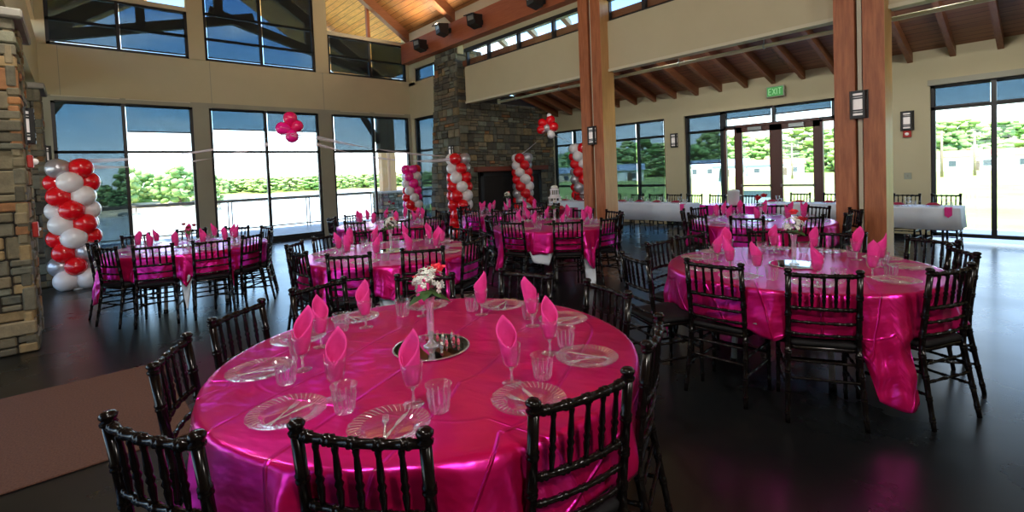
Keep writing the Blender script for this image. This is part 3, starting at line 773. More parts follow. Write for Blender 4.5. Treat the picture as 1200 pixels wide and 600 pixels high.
def make_tumbler():
    root = empty('tumbler')
    b = MB(); b.lathe([(1e-6,.001),(.030,0),(.032,.004),(.0345,.03),(.039,.062),(.0455,.090),(.0462,.092),(.0445,.092),(.0378,.062),(.0332,.03),(.0305,.009),(1e-6,.008)], 32); b.build('cup', M['clear'], root)
    b = MB()
    for k in range(12):
        th = 2*pi*k/12; b.tube([(.0325*cos(th), .0325*sin(th), .006), (.0352*cos(th), .0352*sin(th), .033), (.040*cos(th), .040*sin(th), .066)], .0024, 4, False)
    b.build('flutes', M['clear_thick'], root)
    proto_tree(root); return root
def make_fork():
    b = MB()
    b.tube([(0,-.085,.004),(0,-.05,.005),(0,0,.006),(0,.028,.005)], [.0055,.0045,.003,.004], 6, True, .4)
    b.tube([(0,.026,.005),(0,.034,.004),(0,.045,.003)], [.004,.010,.0105], 6, True, .3)
    for x in (-.008,-.0027,.0027,.008): b.tube([(x,.043,.003),(x,.065,.003),(x,.083,.006)], [.002,.0018,.001], 4)
    o = b.build('fork', M['clear_thick']); proto_tree(o); return o
def make_knife():
    b = MB(); b.tube([(0,-.09,.004),(0,-.05,.005),(0,.0,.005)], [.0055,.0048,.004], 6, True, .4)
    b.tube([(0,0,.005),(0,.02,.005),(.002,.06,.005),(.004,.085,.005)], [.0045,.008,.0085,.003], 6, True, .2)
    o = b.build('knife', M['clear_thick']); proto_tree(o); return o
def napkin_mesh(seed):
    rr = random.Random(seed); b = MB(); n = 28
    lean = rr.uniform(-.25, .25); tipa = 0.; h0 = rr.uniform(.175, .190); dh = rr.uniform(.062, .080)
    lev = 9; outer = []; inner = []
    for i in range(lev):
        t = i/(lev-1)
        for k in range(n):
            th = 2*pi*k/n
            # leaf-shaped opening: one high peak, low opposite lip
            c = 1-abs(((th+pi) % (2*pi))-pi)/pi; top = h0 - .045 + (dh+.045)*(c**1.15)
            z = .072 + (top-.072)*t
            r = .0225 + .0125*min(1, (z-.072)/.05) + .012*max(0, (z-.14)/.1)
            rx = r*(1.0 - .22*max(0, (z-h0)/(dh+1e-6)))       # pinches toward the tip
            x = rx*cos(th); y = r*.92*sin(th)*(1 - .1*max(0, (z-h0)/dh))
            x -= .35*lean*(z-.072)*.3; y += lean*(z-.072)*.5
            outer.append((x, y, z)); inner.append((x*.88, y*.88, z+.0005))
    fs = []; N0 = lev*n
    for i in range(lev-1):
        for k in range(n):
            k2 = (k+1) % n; fs.append((i*n+k, i*n+k2, (i+1)*n+k2, (i+1)*n+k)); fs.append((N0+i*n+k2, N0+i*n+k, N0+(i+1)*n+k, N0+(i+1)*n+k2))
    l = (lev-1)*n
    for k in range(n): k2 = (k+1) % n; fs.append((l+k, l+k2, N0+l+k2, N0+l+k))
    fs.append(tuple(range(n))[::-1]); b.add(outer+inner, fs, True)
    # folded wrap edge down one side
    b.tube([(.0385*cos(1.9), .0355*sin(1.9), .17), (.034*cos(1.75), .032*sin(1.75), .13), (.025*cos(1.6), .024*sin(1.6), .08)], [.002,.002,.001], 5)
    return b.mesh('napkin', M['napkin'])
NAPM = [napkin_mesh(s) for s in range(5)]
PL, GO, TU, FO, KN = make_plate(), make_goblet(), make_tumbler(), make_fork(), make_knife()

# ------------------------------------------------------------------ flowers
def rose(b, c, r, seed=0):
    rr = random.Random(seed); c = Vector(c)
    b.ball(c, r*.55, 8, 6)
    for ring, (cnt, rad, tilt) in enumerate(((3,.45,.15),(4,.65,.45),(5,.9,.9))):
        for k in range(cnt):
            a = 2*pi*k/cnt + ring*.7 + rr.uniform(-.2,.2); vs = []; fs = []; nu, nv = 5, 4
            for i in range(nu):
                for j in range(nv):
                    u = (i/(nu-1)-.5)*2.0; v = j/(nv-1)
                    rad2 = r*rad*(.55+.45*v)*(1+tilt*.25*v); ang = a + u*.62*(1-.25*v*v)
                    vs.append(c + Vector((rad2*cos(ang), rad2*sin(ang), r*(-.5 + 1.1*v - tilt*.45*v*v - .12*u*u))))
            for i in range(nu-1):
                for j in range(nv-1): fs.append((i*nv+j, (i+1)*nv+j, (i+1)*nv+j+1, i*nv+j+1))
            off = [v + (v-c).normalized()*.0012 for v in vs]; q = len(vs)
            b.add(vs+off, [tuple(reversed(f)) for f in fs] + [tuple(i+q for i in f) for f in fs], True)
def blossom(b, c, r, nrm, seed=0):
    rr = random.Random(seed); nrm = Vector(nrm).normalized(); a = nrm.cross(Vector((.3,.9,.2))).normalized(); d = nrm.cross(a); c = Vector(c)
    for k in range(5):
        th = 2*pi*k/5 + rr.uniform(-.2,.2); dr = a*cos(th) + d*sin(th); sd = nrm.cross(dr)
        P = [c, c+dr*r*.5+sd*r*.38+nrm*r*.15, c+dr*r+nrm*r*.3, c+dr*r*.5-sd*r*.38+nrm*r*.15]
        Q = [p - nrm*.0015 for p in P]; b.add(P+Q, [(0,1,2,3),(7,6,5,4),(0,4,5,1),(1,5,6,2),(2,6,7,3),(3,7,4,0)], True)
def leaf(b, p, d, L, w):
    p = Vector(p); d = Vector(d).normalized(); s = d.cross(Vector((0,0,1))).normalized(); up = s.cross(d)
    top = []; 
    for t, ww in ((0,.05),(.25,.75),(.55,1),(.8,.6),(1,.02)):
        c = p + d*L*t - Vector((0,0,1))*L*.35*t*t
        top += [c - s*w*ww + up*w*.15*ww, c, c + s*w*ww + up*w*.15*ww]
    q = len(top); bot = [v - Vector((0,0,.001)) for v in top]; fs = []
    for i in range(4):
        for j in range(2):
            f = (i*3+j, i*3+j+1, (i+1)*3+j+1, (i+1)*3+j); fs.append(f); fs.append(tuple(x+q for x in reversed(f)))
    b.add(top+bot, fs, True)
def centerpiece(x, y, rz, z0, vh, tname, flowers, seed, mirror=True, white=True, spread=.06):
    rr = random.Random(seed)
    if mirror:
        root = empty('centerpiece_mirror', (x, y, z0), rz)
        b = MB(); b.lathe([(1e-6,0),(.172,0),(.174,.003),(.170,.0055),(1e-6,.0055)], 48, smooth=False); b.build('mirror_glass', M['mirror'], root)
        b = MB(); b.lathe([(.169,.003),(.175,.001),(.177,.004),(.174,.0075),(.168,.0065)], 48, caps=False); b.build('bevelled_edge', M['clear_thick'], root)
        tag(root, 'round table mirror under the vase on ' + tname, 'mirror'); z0 += .0056
    vx, vy = x, y
    root = empty('bud_vase', (vx, vy, z0))
    b = MB(); b.lathe([(1e-6,0),(.034,0),(.036,.004),(.020,.014),(.012,.03),(.016,.06),(.018,vh*.5),(.016,vh*.75),(.024,vh*.95),(.032,vh),(.030,vh),(.022,vh*.95),(.013,vh*.75),(.014,vh*.5),(.012,.06),(.008,.035),(1e-6,.03)], 20); b.build('glass_body', M['clear_thick'], root)
    b = MB(); b.lathe([(1e-6,.035),(.008,.037),(.0118,.06),(.0135,vh*.45),(1e-6,vh*.45)], 12); b.build('crystal_filling', M['ice'], root)
    tag(root, 'slim clear bud vase in middle of ' + tname, 'vase')
    root = empty('bouquet', (vx, vy, z0+vh))
    b = MB()
    tops = []
    for k in range(7):
        a = 2*pi*k/7 + rr.uniform(-.3,.3); r = spread*rr.uniform(.2,1.); h = rr.uniform(.03,.09)
        b.tube([(0,0,-vh*.5),(0.004*cos(a),.004*sin(a),-.01),(r*cos(a),r*sin(a),h)], .0018, 5)
    b.build('stems', M['leaf'], root)
    b = MB()
    for k in range(7):
        a = 2*pi*k/7 + rr.uniform(-.3,.3); leaf(b, (.012*cos(a), .012*sin(a), rr.uniform(-.0,.03)), (cos(a), sin(a), rr.uniform(-.2,.5)), rr.uniform(.07,.105), .028)
    b.build('leaves', M['leaf'], root)
    if white:
        b = MB()
        for k in range(46):
            a = rr.uniform(0, 2*pi); e = rr.uniform(-.3, 1.4); q = spread*rr.uniform(.75,1.05); d = Vector((cos(a)*cos(e), sin(a)*cos(e), sin(e)*1.0))
            p = Vector((0,0,.055)) + Vector((d.x*q, d.y*q, d.z*q)); blossom(b, p, .017, d + Vector((0,0,.2)), k)
        b.build('white_blossoms', M['petal_white'], root)
    for (mn, px_, py_, pz_, r) in flowers:
        b = MB(); rose(b, (px_, py_, pz_), r, rr.randint(0,99)); o = b.build('rose', M[mn], root)
    return root

# ------------------------------------------------------------------ round tables
def table_frame(c, label):
    root = empty('round_table', (c[0], c[1], 0))
    b = MB(); b.lathe([(1e-6,.722),(.886,.722),(.897,.728),(.899,.742),(.894,.748),(1e-6,.748)], 72); b.build('tabletop', M['white_plastic'], root)
    for k in range(4):
        a = pi/4 + k*pi/2; x, y = .42*cos(a), .42*sin(a)
        b = MB(); b.tube([(x*1.12,y*1.12,0.03),(x,y,.72)], .021, 10); b.cur = 1; b.tube([(x*1.13,y*1.13,0),(x*1.12,y*1.12,.05)], .025, 10); b.build('leg', [M['white_plastic'], M['black']], root)
    for s in (-1,1):
        b = MB(); b.tube([(-.31,s*.31,.40),(.31,s*.31,.40)], .012, 8); b.build('brace', M['white_plastic'], root)
    return tag(root, label, 'table')
def drape(c, half, rot, ztop, chairs, seed, nm, m, R0=.917, N_=110, amp=1., minz=.015, roundcloth=False, p=5.):
    rr = random.Random(seed); ph = [rr.uniform(0, 2*pi) for _ in range(6)]; vs = []; uv = []; rot -= pi/4
    for i in range(N_+1):
        for j in range(N_+1):
            u = -half + 2*half*i/N_; v = -half + 2*half*j/N_
            mxn = max(abs(u), abs(v)); nrm_ = (abs(u)**p + abs(v)**p)**(1/p); kk = mxn/nrm_ if nrm_ > 1e-9 else 1; uu, vv = u*kk, v*kk
            if roundcloth:   # square grid mapped on a disc
                mx = max(abs(u), abs(v)); q = hypot(u, v); k = mx/q if q > 1e-9 else 1; uu, vv = u*k, v*k
            r = hypot(uu, vv); th = atan2(vv, uu) + rot
            d = r - R0
            wr = .0012*noise.noise(Vector((uu*3, vv*7, seed)))
            if d <= 0: x, y, z = r*cos(th), r*sin(th), ztop + wr
            else:
                rim = .022                        # rounded edge
                if d < rim*pi/2: aa = d/rim; rad = R0 + rim*sin(aa)*.6; z = ztop - rim*(1-cos(aa))
                else: rad = R0 + rim*.6; z = ztop - rim - (d - rim*pi/2)
                g = min(1, d/.28)
                fold = (.55*sin(13*th+ph[0]) + .45*sin(21*th+ph[1]+1.5*sin(3*th)) + .35*sin(34*th+ph[2]))
                rip = .020 + .022*fold
                cornerness = max(0, d-.25)/.4
                rip *= (1 + 1.4*cornerness)
                near = 0.; 
                for ca in chairs:
                    dd = abs((th - ca + pi) % (2*pi) - pi)
                    near = max(near, min(1, max(0, (.27-dd)/.07)))
                out = (rip*g*amp + .05*d)*(1-near) + near*.006*(1+fold)*g
                out += (.024*g*noise.noise(Vector((th*6, d*9, seed+.5))) + .012*g*noise.noise(Vector((th*15, d*16, seed+2.5))))*(1-near*.8)
                zl = .497 + .004*noise.noise(Vector((th*20, d*30, 1)))
                if near > 0 and z < zl: 
                    ex = zl - z; z = zl*near + z*(1-near); rad -= min(.05, ex*.25)*near
                z = max(z, minz + .004*(fold+1))
                rad += out; x, y = rad*cos(th), rad*sin(th)
            dl = R(117) - (rot + pi/2); vs.append((x, y, z)); uv.append((cos(dl)*u + sin(dl)*v, -sin(dl)*u + cos(dl)*v))
    fs = [(i*(N_+1)+j, (i+1)*(N_+1)+j, (i+1)*(N_+1)+j+1, i*(N_+1)+j+1) for i in range(N_) for j in range(N_)]
    me = bpy.data.meshes.new(nm); me.from_pydata(vs, [], fs); me.materials.append(m)
    ul = me.uv_layers.new(name='UVMap'); idx = [0]*len(me.loops); me.loops.foreach_get('vertex_index', idx)
    ul.data.foreach_set('uv', [q for k in idx for q in uv[k]]); me.polygons.foreach_set('use_smooth', [True]*len(fs))
    o = bpy.data.objects.new(nm, me); COL.objects.link(o); o.location = (c[0], c[1], 0)
    md = o.modifiers.new('cloth_thickness', 'SOLIDIFY'); md.thickness = .002; md.offset = -1
    return o

ORD = ['nearest the camera','second','third','fourth','fifth','sixth','seventh','eighth','ninth','tenth']
def ordl(k): return 'nearest the camera' if k == 0 else ORD[k] + ' clockwise from nearest'
TABLES = {
 'T1': dict(c=(-1.915,1.173), ph='the big front round table', a=[-75,-114,-146,-176,150,112,75,31,-5,-43], f=[12,0,6,10,-14,-6,0,-6,-5,-10], d=[1.10,1.02,1.06,1.16,.98,1.03,1.0,.98,.98,.98], rot=72),
 'T2': dict(c=(-1.358,4.068), ph='the right foreground round table', a=[-100,-63,-20,24,52,87,120,168,-163,-124], f=[12,0,-3,4,12,8,6,0,-20,8], d=[.98,.97,1.0,1.0,1.12,.97,1.02,.98,1.02,1.28], rot=-41),
 'T3': dict(c=(-4.80,2.50), ph='the round table behind the front one', a=[-48,-12,24,60,96,132,168,-158,-124,-86], f=[10,-18,0,0,0,0,0,5,-8,0], d=[1.05]+[1.0]*9, rot=5, under=-30),
 'T4': dict(c=(-5.03,5.275), ph='the centre round table by timber column', a=[-80,-36,2,34,66,104,140,176,-152,-116], f=[0,-8,0,0,5,0,0,0,0,0], d=[1.0]*10, rot=-97, under=-20),
 'TL': dict(c=(-7.66,1.07), ph='the far-left round table', a=[-58,-27,4,34,60,98,134,170,-150,-104], f=[-4,10,-10,6,10,0,0,0,0,0], d=[1.03,1.05,1.03,1.0,1.0,1,1,1,1,1], rot=-80, under=-12),
 'T5': dict(c=(-7.70,4.01), ph='the back round table by glass corner', a=[-60,-22,14,50,86,122,158,-166,-130,-96], f=[0]*10, d=[1.0]*10, rot=-45),
 'T6': dict(c=(-7.33,6.40), ph='the round table before the fireplace', a=[-84,-48,-12,24,60,96,132,168,-156,-120], f=[0]*10, d=[1.0]*10, rot=30),
 'T8': dict(c=(-2.77,7.00), ph='the back-right round table near doors', a=[-76,-36,0,26,62,98,134,168,-156,-116], f=[0,6,4,8,0,0,0,0,0,0], d=[1.02,1.0,1.05,1.12]+[1.0]*6, rot=15),
}
ZT = .764
for tn, t in TABLES.items():
    c = t['c']; ph = t['ph']; rr = random.Random(hash_ := sum(ord(q) for q in tn))
    table_frame(c, 'white folding table under the cloths, ' + ph)
    chs = [R(a) for a in t['a']]
    o = drape(c, {'T3':1.27,'T4':1.30,'TL':1.25}.get(tn,1.12), R(t.get('under', t['rot']+4)), .7565, chs, 5+hash_, 'undercloth', M['white_cloth'], .892, 84, .35, p=6.); tag(o, 'white square undercloth under the pink satin on ' + ph, 'tablecloth', 'white undercloths')
    del o['group']
    o = drape(c, 1.19 if tn != 'T2' else 1.21, R(t['rot']), .7610, chs, 40+hash_, 'satin_tablecloth', M['satin'], .906, 130 if tn in ('T1','T2') else 96, 1.35, p=5. if tn != 'T2' else 7.); tag(o, 'magenta pink satin tablecloth draped over ' + ph, 'tablecloth')
    cam_a = math.degrees(atan2(-c[1], -c[0]))
    order = sorted(range(10), key=lambda k: abs((t['a'][k]-cam_a+180) % 360 - 180)); n0 = order[0]
    rank = {k: i for i, k in enumerate(sorted(range(10), key=lambda k: (t['a'][n0] - t['a'][k]) % 360))}
    for k in range(10):
        a = R(t['a'][k]); ol = ordl(rank[k]); d = max(.975, t['d'][k])
        chair_at(c[0]+cos(a)*d, c[1]+sin(a)*d, t['a'][k]+180+t['f'][k], 'black spindle-back chair at %s, %s' % (ph, ol), 'chairs at ' + ph)
        px_, py_ = c[0]+.71*cos(a), c[1]+.71*sin(a)
        tag(place(PL, (px_, py_, ZT), a), 'clear ribbed plate on %s, %s' % (ph, ol), 'plate', 'plates on ' + ph)
        a2 = a + R(4+rr.uniform(-2,2)); gx, gy = c[0]+.545*cos(a2), c[1]+.545*sin(a2)
        tag(place(GO, (gx, gy, ZT), a2), 'clear napkin goblet on %s, %s' % (ph, ol), 'goblet', 'goblets on ' + ph)
        o = bpy.data.objects.new('napkin', NAPM[(k*3+hash_) % 5]); COL.objects.link(o); o.location = (gx, gy, ZT); o.rotation_euler = (0, 0, rr.uniform(-pi, pi) if tn != 'T1' else [2.6,2.3,3.3,2.0,.6,.2,-1.2,2.9,2.6,1.9][k])
        tag(o, 'pink napkin in goblet on %s, %s' % (ph, ol), 'napkin', 'pink napkins on ' + ph)
        a3 = a + R(14+rr.uniform(-2,2)); tag(place(TU, (c[0]+.61*cos(a3), c[1]+.61*sin(a3), ZT), a3), 'clear fluted tumbler on %s, %s' % (ph, ol), 'tumbler', 'tumblers on ' + ph)
        for q, (pr, dx, ang) in enumerate(((FO, -.012, .35), (KN, .016, -.12))):
            al = a + pi/2 + ang + rr.uniform(-.2,.2); ox, oy = px_ - sin(a)*dx*1.2, py_ + cos(a)*dx*1.2
            tag(place(pr, (ox, oy, ZT+.0045+.005*q), al), 'clear plate %s on %s, %s' % ('fork' if q == 0 else 'knife', ph, ol), 'fork' if q == 0 else 'knife', ('forks on ' if q == 0 else 'knives on ') + ph)
def bq(o, l): return tag(o, l, 'flowers')
P = TABLES
bq(centerpiece(-1.93, 1.18, 0, .7635, .235, P['T1']['ph'], [('petal_coral', .010,.042,.125,.036), ('petal_coral', -.055,-.035,.085,.012)], 1, spread=.075), 'bouquet of white blossoms and one coral rose on the front table')
bq(centerpiece(-1.36, 4.07, 0, .7635, .235, P['T2']['ph'], [('petal_red', .03,.06,.105,.045), ('petal_coral', -.01,.04,.165,.034)], 2, spread=.07), 'bouquet of white blossoms with red roses on right foreground table')
bq(centerpiece(-4.82, 2.50, 0, .7635, .235, P['T3']['ph'], [('petal_coral', -.0,.035,.11,.032), ('petal_dark', -.02,-.01,.17,.02)], 3, spread=.07), 'bouquet with pink rose on the table behind the front one')
bq(centerpiece(-5.03, 5.30, 0, .7635, .235, P['T4']['ph'], [('petal_white', 0,.02,.11,.03), ('petal_white', .03,-.03,.10,.025)], 4, white=False), 'small white rose and leaf bouquet on the centre table')
bq(centerpiece(-7.66, 1.07, 0, .7635, .17, P['TL']['ph'], [('petal_dark', .0,-.05,.12,.028), ('petal_dark', .03,.06,.10,.03), ('petal_dark', -.03,.0,.07,.028)], 5, white=False, spread=.09), 'dark rose bouquet on the far-left table')
bq(centerpiece(-7.70, 4.05, 0, .7635, .235, P['T5']['ph'], [('petal_dark', .0,.03,.11,.03), ('petal_dark', -.03,-.03,.14,.026)], 6, white=False), 'dark rose bouquet on the table by the glass corner')
bq(centerpiece(-7.33, 6.38, 0, .7635, .30, P['T6']['ph'], [('petal_coral', .0,.04,.11,.028)], 7, spread=.06), 'white and pink bouquet in tall vase before the fireplace')
bq(centerpiece(-2.75, 7.00, 0, .7635, .20, P['T8']['ph'], [('petal_red', .0,-.07,.12,.045), ('petal_red', .02,.08,.14,.045), ('petal_dark', -.04,.0,.09,.03)], 8, white=False, spread=.09), 'red rose bouquet on the back-right table near the doors')

# little favours on the front mirror
def trinket(x, y, z, pink, k):
    root = empty('party_favor', (x, y, z), k*.9)
    b = MB(); b.lathe([(1e-6,0),(.0075,0),(.0085,.004),(.005,.010),(.0065,.014),(1e-6,.016)], 10); b.build('base', M['trinket_pink' if pink else 'clear_thick'], root)
    b = MB(); b.ball((0,0,.020), .0062, 10, 7); b.build('bead', M['clear_thick' if pink else 'petal_white'], root)
    b = MB(); b.tube([(0.006*cos(t), 0, .030+.006*sin(t)) for t in [i*pi/5 for i in range(11)]], .0013, 5, False); b.build('ring', M['trinket_pink'], root)
    return root
spots = [(-.125,-.03,1),(-.115,.005,0),(-.10,-.05,1),(-.075,.045,0),(-.02,.10,1),(.03,.105,1),(.055,.075,0),(.10,.095,0),(.105,.055,1),(.125,.025,1),(.07,.02,1),(.045,-.03,0)]
names = ['leftmost','left rim','lower left','upper left','behind the vase','back rim','right of the vase','back right','right side','right rim','beside vase base at right','front right']
cam = atan2(-1.18, 1.93)
for k, (u, w, pk) in enumerate(spots):
    # u to camera-right, w away from camera
    e = Vector((-1.93, 1.18)).normalized(); rgt = Vector((e.y, -e.x)); q = Vector((-1.93, 1.18)) + rgt*u + e*w
    tag(trinket(q.x, q.y, .7691, pk, k), 'tiny %s favour on the front table mirror, %s' % ('pink' if pk else 'clear', names[k]), 'party favour', 'favours on the front mirror')
# ------------------------------------------------------------------ long banquet tables
def long_table(x0, x1, y0, y1, label, clabel, hem, m, mcat, seed):
    cx, cy = (x0+x1)/2, (y0+y1)/2; root = empty('banquet_table', (cx, cy, 0)); w, d = (x1-x0)/2, (y1-y0)/2
    b = MB(); b.bbox(-w, w, -d, d, .715, .748, .008); b.build('tabletop', M['white_plastic'], root)
    for sx_ in (-1,1):
        for sy in (-1,1):
            b = MB(); b.tube([(sx_*(w-.2), sy*(d-.08), 0), (sx_*(w-.2), sy*(d-.08), .715)], .016, 8); b.build('leg', M['black'], root)
        b = MB(); b.tube([(sx_*(w-.2), -(d-.08), .2), (sx_*(w-.2), d-.08, .2)], .010, 6); b.build('leg_brace', M['black'], root)
    tag(root, label, 'table')
    # cloth
    b = MB(); n = int((w*2)/.03); per = []
    nx = max(8, int(2*w/.04)); ny = max(4, int(2*d/.04))
    loop = [(-w+2*w*i/nx, -d) for i in range(nx)] + [(w, -d+2*d*i/ny) for i in range(ny)] + [(w-2*w*i/nx, d) for i in range(nx)] + [(-w, d-2*d*i/ny) for i in range(ny)]
    lev = [0,.01,.03,.1,.2,.3,1.]; vs = []; L = len(loop)
    for li, t in enumerate(lev):
        for i, (x, y) in enumerate(loop):
            nxn = Vector((0 if abs(x) < w-1e-6 else (1 if x > 0 else -1), 0 if abs(y) < d-1e-6 else (1 if y > 0 else -1)))
            if nxn.length: nxn.normalize()
            h = .755 - hem
            if li == 0: off = .003; z = .755
            else:
                z = .755 - .006 - (h-.006)*t*(1 + (.06*noise.noise(Vector((x*2, y*2, seed))))); off = .010 + .02*t*(1+noise.noise(Vector((x*5, y*5, seed+t))))
                off += .012*min(1, t*4)*sin(x*16+y*19+seed)*(.6+.4*sin(x*5))
            vs.append((x+nxn.x*off, y+nxn.y*off, z))
    fs = []
    for l in range(len(lev)-1):
        for i in range(L): fs.append((l*L+i, (l+1)*L+i, (l+1)*L+(i+1)%L, l*L+(i+1)%L))
    fs.append(tuple(range(L))); b.add(vs, fs, True)
    o = b.build('tablecloth', m, None, (cx, cy, 0)); o.data.polygons[len(fs)-1].use_smooth = False
    md = o.modifiers.new('cloth_thickness', 'SOLIDIFY'); md.thickness = .002; md.offset = -1
    tag(o, clabel, mcat); return (cx, cy)
long_table(-7.15, -5.22, 9.45, 10.05, 'folding banquet table right of the left timber column', 'white cloth on the banquet table right of the left column', .39, M['white_cloth'], 'tablecloth', 1)
long_table(-9.15, -7.20, 9.45, 10.05, 'folding banquet table behind the left timber column', 'white cloth on the banquet table behind the left column', .39, M['white_cloth'], 'tablecloth', 2)
long_table(-4.88, -3.66, 9.42, 10.05, 'low display table before the left glass door', 'magenta cloth on the display table before the doors', .16, M['satin'], 'tablecloth', 3)
long_table(-4.10+.05, -2.58, 10.15, 10.72, 'folding banquet table left of the wide right column', 'white cloth on the banquet table left of the right column', .42, M['white_cloth'], 'tablecloth', 4)
long_table(-2.52, -1.02, 9.90, 10.50, 'folding banquet table right of the wide right column', 'white cloth on the banquet table right of the right column', .42, M['white_cloth'], 'tablecloth', 5)
long_table(-8.05, -6.95, 7.55, 8.05, 'small gift table under a dark red cloth before the fireplace', 'dark red cloth on the gift table holding the tiered stand', .06, M['satin_dark'], 'tablecloth', 6)
def row_chairs(xs, y, where, grp):
    for k, x in enumerate(xs):
        chair_at(x, y, -90 + ((k*37) % 9 - 4), 'black spindle-back chair %s, %s from left' % (where, ['first','second','third','fourth','fifth'][k]), grp)
row_chairs([-7.02,-6.50,-6.02,-5.52], 10.42, 'behind the white table beyond the centre aisle', 'chairs behind the left white table')
row_chairs([-8.9,-8.3,-7.7], 10.42, 'behind the white table hidden by the left column', 'chairs behind the hidden white table')
row_chairs([-4.95,-4.30], 10.36, 'behind the magenta display table', 'chairs behind the display table')
row_chairs([-3.55,-2.95], 11.05, 'behind the white table left of right column', 'chairs left of right column')
row_chairs([-2.25,-1.80,-1.28], 10.84, 'behind the white table right of right column', 'chairs right of right column')
# folded red napkins on plates plus glasses on the banquet tables
def redset(x, y, where, kk):
    b = MB(); b.bbox(-.085,.085,-.06,.06,0,.012,.004); b.bbox(-.07,.07,-.045,.045,.012,.026,.005); b.bbox(-.05,.05,-.03,.03,.026,.036,.004)
    tag(place(PL, (x, y, .757), 0), 'clear plate with red napkin on %s, %s from left' % (where, kk), 'plate')
    o = b.build('folded_napkin', M['napkin_red'], None, (x, y, .779)); tag(o, 'dark red folded napkin on %s, %s from left' % (where, kk), 'napkin')
    tag(place(TU, (x+.20, y+.03, .757), 0), 'clear tumbler on %s, %s from left' % (where, kk), 'tumbler')
    tag(place(GO, (x+.15, y-.10, .757), 0), 'empty clear goblet on %s, %s from left' % (where, kk), 'goblet')
W5 = ['first','second','third','fourth','fifth']
for k in range(4): redset(-6.95+.46*k, 9.70, 'the white table beyond the centre aisle', W5[k])
for k in range(3): redset(-8.8+.55*k, 9.70, 'the white table behind the left column', W5[k])
for k in range(3): redset(-3.85+.5*k, 10.36, 'the white table left of right column', W5[k])
for k in range(3): redset(-2.25+.45*k, 10.12, 'the white table right of right column', W5[k])
# hanging pink corner napkins
for (x, y, l) in ((-5.26, 9.43, 'pink napkin hanging over the front corner of the aisle banquet table'), (-1.14, 9.885, 'pink napkin hanging over the end of the right banquet table')):
    b = MB(); b.bbox(-.045,.045,-.012,.0,-.11,.0,.005); b.bbox(-.045,.045,-.012,.08,.0,.008,.003); b.prism([(-.045,-.11),(.0,-.15),(.045,-.11)], 'y', -.012, -.002)
    tag(b.build('napkin', M['napkin'], None, (x, y-.03, .757)), l, 'napkin')
# white ice bucket on the display table
root = empty('drink_bucket', (-4.27, 9.60, .757))
b = MB(); b.lathe([(1e-6,0),(.085,0),(.10,.03),(.108,.26),(.112,.27),(.104,.27),(.095,.03),(1e-6,.02)], 24); b.build('bucket', M['white_plastic'], root)
b = MB(); b.lathe([(1e-6,.27),(.106,.27),(.10,.285),(.03,.30),(1e-6,.31)], 24); b.build('lid', M['white_plastic'], root)
for s in (-1,1):
    b = MB(); b.tube([(s*.108,-.04,.2),(s*.14,-.02,.18),(s*.14,.02,.18),(s*.108,.04,.2)], .007, 6); b.build('handle', M['white_plastic'], root)
tag(root, 'pale blue-white lidded bucket on the magenta display table', 'bucket')
# tiered stand
root = empty('tiered_stand', (-7.30, 7.72, .757))
b = MB(); b.lathe([(1e-6,0),(.21,0),(.215,.012),(.20,.02),(.17,.04),(.17,.045),(1e-6,.05)], 32); b.build('base', M['petal_red'], root)
b = MB()
for zz, r, hh in ((.07,.155,.15),(.27,.105,.12)):
    b.lathe([(1e-6,zz),(r,zz),(r+.006,zz+.012),(r,zz+.024),(1e-6,zz+.026)], 28)
    b.lathe([(1e-6,zz+hh),(r*.95,zz+hh),(r*.97,zz+hh+.02),(r*.6,zz+hh+.05),(1e-6,zz+hh+.055)], 28)
    for k in range(6):
        a = 2*pi*k/6; b.tube([(r*.82*cos(a), r*.82*sin(a), zz+.02), (r*.82*cos(a), r*.82*sin(a), zz+hh)], .010, 8)
b.build('tiers', M['bal_white'], root)
b = MB(); b.lathe([(1e-6,.44),(.07,.44),(.08,.46),(.05,.49),(1e-6,.50)], 20); b.build('top_ornament', M['petal_white'], root)
tag(root, 'white two-tier pillared stand on the dark red gift table', 'cake stand')

# ------------------------------------------------------------------ balloons
def balloon(b, c, r, d):
    # teardrop with knot, pointing away from -d (knot on the inside)
    prof = []
    for i in range(13):
        t = i/12; ph = pi*t; rr_ = r*sin(ph)*(1 - .12*cos(ph)); z = -r*1.12*cos(ph)*(1.08 if t < .5 else 1)
        prof.append((max(rr_, 1e-6), z))
    prof = [(.012, -r*1.12-.022), (.006, -r*1.12-.008)] + prof[1:]
    bb = MB(); bb.lathe(prof, 20); q = Vector((0,0,1)).rotation_difference(Vector(d).normalized()).to_matrix().to_4x4()
    bb.xf(Matrix.Translation(Vector(c)) @ q); b.add(bb.v, bb.f, True)
def balloon_column(x, y, h, rad, label, seed, cols, base=True, z0=.0):
    root = empty('balloon_column', (x, y, z0)); rr = random.Random(seed); r = rad
    b = MB(); b.tube([(0,0,.0),(0,0,h-.28)], .012, 8); b.lathe([(1e-6,0),(.16,0),(.16,.015),(.02,.03),(1e-6,.03)], 20); b.build('pole', M['white_plastic'], root)
    n = int(round((h - r*2)/(r*1.47))) + 1; dz = (h - 2*r)/(n-1)
    for i in range(n):
        z = r + dz*i
        for k in range(4):
            a = 2*pi*k/4 + - i*pi/4 + seed*.7; q = r*1.12*rr.uniform(.95,1.05); rb = r*rr.uniform(.92,1.08)
            arm = (k + (i//2)) % 4 if False else k
            cname = cols[arm](i) if callable(cols[arm]) else cols[arm]
            b = MB(); balloon(b, (0,0,0), rb, (cos(a), sin(a), rr.uniform(-.15,.15)))
            o = b.build('balloon', M[cname], root); o.location = (q*cos(a), q*sin(a), z)
            o['label'] = {'bal_red':'red','bal_pink':'hot pink','bal_white':'white','bal_silver':'silver','bal_mag':'magenta'}[cname] + ' balloon'
    return tag(root, label, 'balloon column')
wsil = lambda i: 'bal_silver' if i in (1,2,3,8) else 'bal_white'
